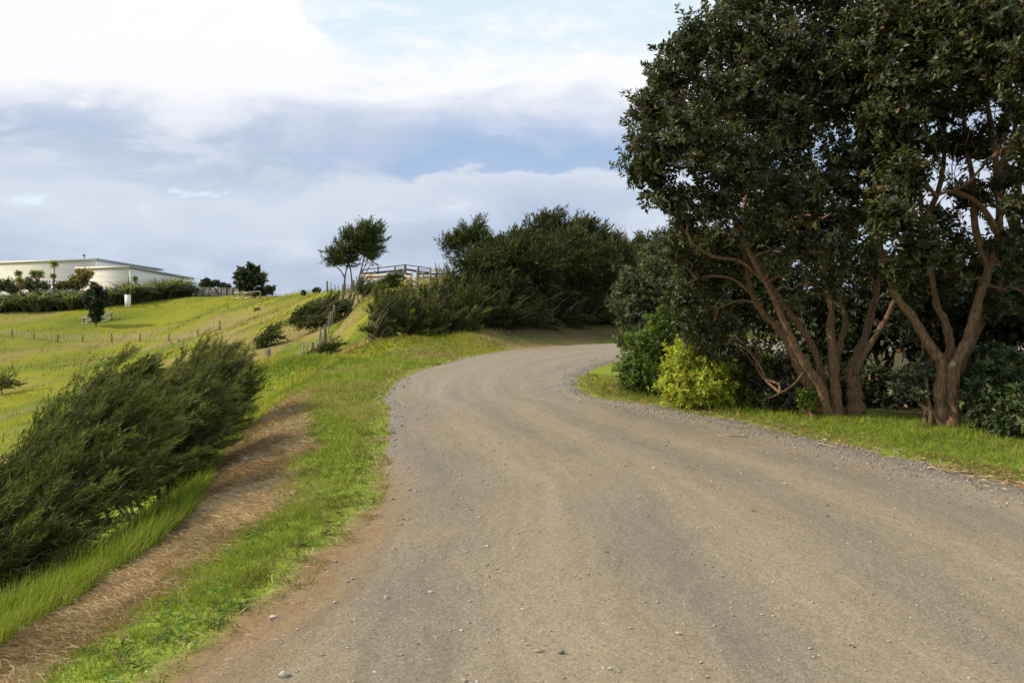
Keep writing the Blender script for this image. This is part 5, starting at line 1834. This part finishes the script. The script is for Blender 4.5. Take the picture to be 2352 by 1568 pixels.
# dark trough below the yard
q = base_on_ground(*at(846, 660, 62)[:2])
tr_ = thing('water_trough', 'long dark trough lying in the grass below the stockyard', 'trough', q)
mb = MB()
mb.box(q + np.array([-.5, -.2, -.15]), q + np.array([.45, .2, .14]))
mb.build('body', plain_mat('trough_dark', (.035, .045, .04), (.06, .07, .06), 3, rough=.6), tr_)
mb = MB()
mb.box(q + np.array([-.54, -.24, .14]), q + np.array([.49, .24, .19]))
mb.build('rim', M_DARKTIMBER, tr_)


# ------------------------------------------------------------------ loose stones, grit and litter


def stones(x, y, r, cols, flat=.6, z0=0.0, zfun=None):
    """small faceted pebbles, eight faces each"""
    m_s = len(x)
    o_ = np.array([(1, 0, 0), (0, 1, 0), (-1, 0, 0), (0, -1, 0), (0, 0, 1), (0, 0, -1)], float)
    V_ = o_[None] * (r[:, None, None]) * rng.uniform(.6, 1.3, (m_s, 6, 1))
    V_ = V_ + rng.normal(size=V_.shape) * r[:, None, None] * .18
    a_ = rng.uniform(0, 2 * math.pi, m_s)
    c_, s_ = np.cos(a_)[:, None], np.sin(a_)[:, None]
    X_ = V_[..., 0] * c_ - V_[..., 1] * s_
    Y_ = V_[..., 0] * s_ + V_[..., 1] * c_
    Z_ = V_[..., 2] * flat
    V_ = np.stack([X_ + x[:, None], Y_ + y[:, None], Z_ + zfun(x, y)[:, None] + (r * flat * .25)[:, None]], -1).reshape(-1, 3)
    f_ = np.array([(0, 1, 4), (1, 2, 4), (2, 3, 4), (3, 0, 4), (1, 0, 5), (2, 1, 5), (3, 2, 5), (0, 3, 5)])
    F_ = (np.arange(m_s)[:, None, None] * 6 + f_[None]).reshape(-1, 3)
    return V_, F_, np.repeat(cols, 6, 0)


_rt = None


def road_z(x, y):
    """height of the road sheet near (x, y)"""
    P_ = rv[:, :2]
    sel = (P_[:, 1] > 1) & (P_[:, 1] < 31) & (P_[:, 0] < 14)
    Q_, Z_ = P_[sel], rv[sel, 2]
    out_ = np.zeros(len(x))
    for i0 in range(0, len(x), 2000):
        d_ = (x[i0:i0 + 2000, None] - Q_[None, :, 0]) ** 2 + (y[i0:i0 + 2000, None] - Q_[None, :, 1]) ** 2
        out_[i0:i0 + 2000] = Z_[np.argmin(d_, 1)]
    return out_


def pick_cols(m_s, table, p):
    t_ = np.array(table)[rng.choice(len(table), m_s, p=p)]
    return t_ * (.75 + .5 * rng.random((m_s, 1)))


GCOL = [(.36, .30, .215), (.29, .265, .22), (.28, .275, .26), (.46, .43, .37), (.22, .17, .12)]
# pebbles over the whole roadway
x, y = scatter(38000, -3, 8, 2.6, 22, 4.5)
rd = road_dist(x, y)
k = (rd < -.02)
x, y = x[k], y[k]
r = .0045 + .013 * rng.random(len(x)) ** 4
arr1 = stones(x, y, r * np.clip(y / 6, .8, 1.3), pick_cols(len(x), GCOL, [.5, .24, .13, .08, .05]), .42, zfun=road_z)
# blue-grey chip along the right shoulder and the outer edge of the bend
x, y = scatter(330000, -3, 8, 3.5, 26, 7.5)
rd = road_dist(x, y)
right = x > 1.0 + .0 * y
dens = np.where(right, np.exp(-((rd + .35) / .38) ** 2) * (.35 + .9 * fbm(x * 1.1, y * 1.1, 3, 201)), np.exp(-((rd + .10) / .16) ** 2) * sstep(y, 7.5, 10) * .5)
dens = dens * np.where(right & (y > 12), .3, 1) * np.where(right, 1, .6)
k = rng.random(len(x)) < dens * .8
x, y, rd = x[k], y[k], rd[k]
r = .006 + .010 * rng.random(len(x)) ** 3
zz_ = np.where(rd < 0, road_z(x, y), gz(x, y))
arr2 = stones(x, y, r * np.clip(y / 7, 1, 2), pick_cols(len(x), [(.215, .205, .19), (.27, .255, .23), (.34, .31, .26), (.31, .24, .16)], [.4, .3, .17, .13]), .6, zfun=lambda a_, b_: zz_)
stuff('road_gravel', cat([arr1, arr2]), M_STONE, 'loose grey and tan gravel scattered over the road and piled along its shoulders')

# dry twigs, bark strips and fallen leaves under the big trees
x, y = scatter(60000, 1.5, 7.5, 6.5, 13.5, 9)
rd = road_dist(x, y)
dens = np.exp(-((rd - .02) / .32) ** 2) * (.25 + 1.1 * sstep(fbm(x * 1.3, y * 1.3, 3, 210), .42, .7)) * np.where(x > 2.0, 1, 0)
k = rng.random(len(x)) < dens * .42
x, y, rd = x[k], y[k], rd[k]
m = len(x)
z = np.where(rd < 0, road_z(x, y), gz(x, y)) + .012 + .015 * rng.random(m)
h_ = horiz(m)
c1 = pick_cols(m, [(.46, .30, .16), (.36, .19, .09), (.52, .42, .28), (.20, .13, .08)], [.35, .25, .25, .15])
l_ = np.where(rng.random(m) < .3, rng.uniform(.10, .26, m), rng.uniform(.03, .09, m))
lit1 = kites(np.stack([x, y, z], 1), h_ + UP * rng.uniform(-.05, .12, (m, 1)), UP + rvec(m) * .4, l_, np.where(l_ > .1, .010, .020), c1, .2)
x, y = scatter(16000, -4, -.8, 3, 12, 6)
rd = road_dist(x, y)
k = (np.abs(rd - .03) < .14) & (rng.random(len(x)) < .22)
x, y = x[k], y[k]
m = len(x)
c1 = pick_cols(m, [(.42, .33, .18), (.50, .42, .26), (.30, .20, .10)], [.4, .35, .25])
lit2 = kites(np.stack([x, y, gz(x, y) + .02], 1), horiz(m) + UP * rng.uniform(0, .3, (m, 1)), UP + rvec(m) * .4, rng.uniform(.03, .12, m), .007, c1, .2)
stuff('dry_litter', cat([lit1, lit2]), M_STRAW, 'orange-brown twigs, bark strips and dead leaves littering the road edges')

# single stones worth naming


def rock(name, label, u, v, wpx, col, group=None, flat=.62, onroad=True):
    q = atz(u, v, .02 if onroad else -.15)
    if not onroad:
        q = ground_at(u, v, 3, 40)
    else:
        q[2] = float(road_z(q[None, 0], q[None, 1])[0])
    r_ = wpx * q[1] / F / 2
    me_ = bpy.data.meshes.new(name)
    import bmesh
    b_ = bmesh.new()
    bmesh.ops.create_icosphere(b_, subdivisions=2, radius=1.0)
    ph = rng.uniform(0, 6, 6)
    cuts = [(rvec(1)[0], rng.uniform(.55, .85)) for _ in range(7)]
    for vv in b_.verts:
        p_ = np.array(vv.co)
        for nn, dd in cuts:
            e_ = p_ @ nn - dd
            if e_ > 0:
                p_ = p_ - nn * e_ * .92
        p_ = p_ * (1 + .05 * math.sin(5 * p_[0] + ph[0]) * math.sin(4 * p_[1] + ph[1]))
        vv.co = (p_[0] * r_ * 1.15, p_[1] * r_ * .85, p_[2] * r_ * flat)
    b_.to_mesh(me_)
    b_.free()
    a_ = me_.attributes.new('Col', 'FLOAT_COLOR', 'POINT')
    cc_ = np.ones((len(me_.vertices), 4), np.float32)
    cc_[:, :3] = np.array(col) * (.85 + .3 * rng.random((len(cc_), 1)))
    a_.data.foreach_set('color', cc_.ravel())
    o = link(name, me_, M_STONE)
    o.location = tuple(q + UP * r_ * flat * .55)
    o.rotation_euler = (0, 0, rng.uniform(-.5, .5))
    tag(o, label, 'stone', group)


rock('stone', 'fist-sized pale grey angular stone on the brown earth at the road edge', 654, 1552, 27, (.37, .35, .30))
rock('stone', 'white stone lying on the strip of brown cut grass', 563, 1057, 15, (.75, .72, .66), onroad=False, flat=.7)
rock('stone', 'dark wedge-shaped stone on the open gravel', 1290, 1500, 15, (.17, .16, .15), flat=.8)
rock('stone', 'brown stone half bedded in the gravel beside the dark wedge-shaped one', 1237, 1495, 18, (.30, .24, .17), flat=.5)
rock('stone', 'pale tan round stone alone on the open gravel', 1558, 1464, 13, (.50, .42, .31))
rock('stone', 'flat pale stone at the grass edge where the brown earth begins', 626, 1412, 17, (.50, .46, .40), flat=.35)
PEB = 'small loose pebble lying on the open gravel'
for (u, v, w) in [(888, 1375, 15), (770, 1385, 11), (683, 1445, 8), (740, 1505, 10), (990, 1362, 13), (905, 1262, 9), (1060, 1450, 9), (1140, 1310, 9), (1330, 1330, 8), (1420, 1250, 8), (1480, 1390, 9), (1660, 1330, 9), (1750, 1420, 10), (1860, 1500, 9), (1960, 1380, 9), (2040, 1480, 10), (2120, 1330, 9),
                  (1610, 1530, 9), (1400, 1540, 10), (1130, 1540, 9), (860, 1545, 9), (2000, 1250, 8), (1900, 1190, 8), (1730, 1180, 8), (1560, 1140, 7), (1290, 1160, 7), (1100, 1190, 7), (2200, 1430, 10), (2280, 1530, 11), (810, 1330, 8), (1200, 1400, 9), (960, 1480, 8)]:
    rock('pebble', PEB, u, v, w, pick_cols(1, [(.40, .34, .25), (.30, .28, .25), (.50, .47, .42), (.20, .15, .11)], [.4, .3, .15, .15])[0], 'pebbles on the gravel road', rng.uniform(.4, .8))
# fallen sticks by the right shoulder
for (u0, v0, u1, v1, lab) in [(2130, 1075, 2200, 1086, 'pale forked stick lying at the edge of the right shoulder'), (1650, 1000, 1715, 1002, 'orange-brown stick among litter on the shoulder'), (1880, 1020, 1925, 1028, 'bent pale twig where shoulder meets mown grass')]:
    a, b = atz(u0, v0, .03), atz(u1, v1, .03)
    st_ = thing('stick', lab, 'stick', a, 'fallen sticks by the trees')
    mb = MB()
    mb.tube(bend_path(a, b, (0, .03, .03), 7, .02), np.linspace(.013, .006, 7), 6, .1)
    mb.build('shaft', M_CUT, st_)
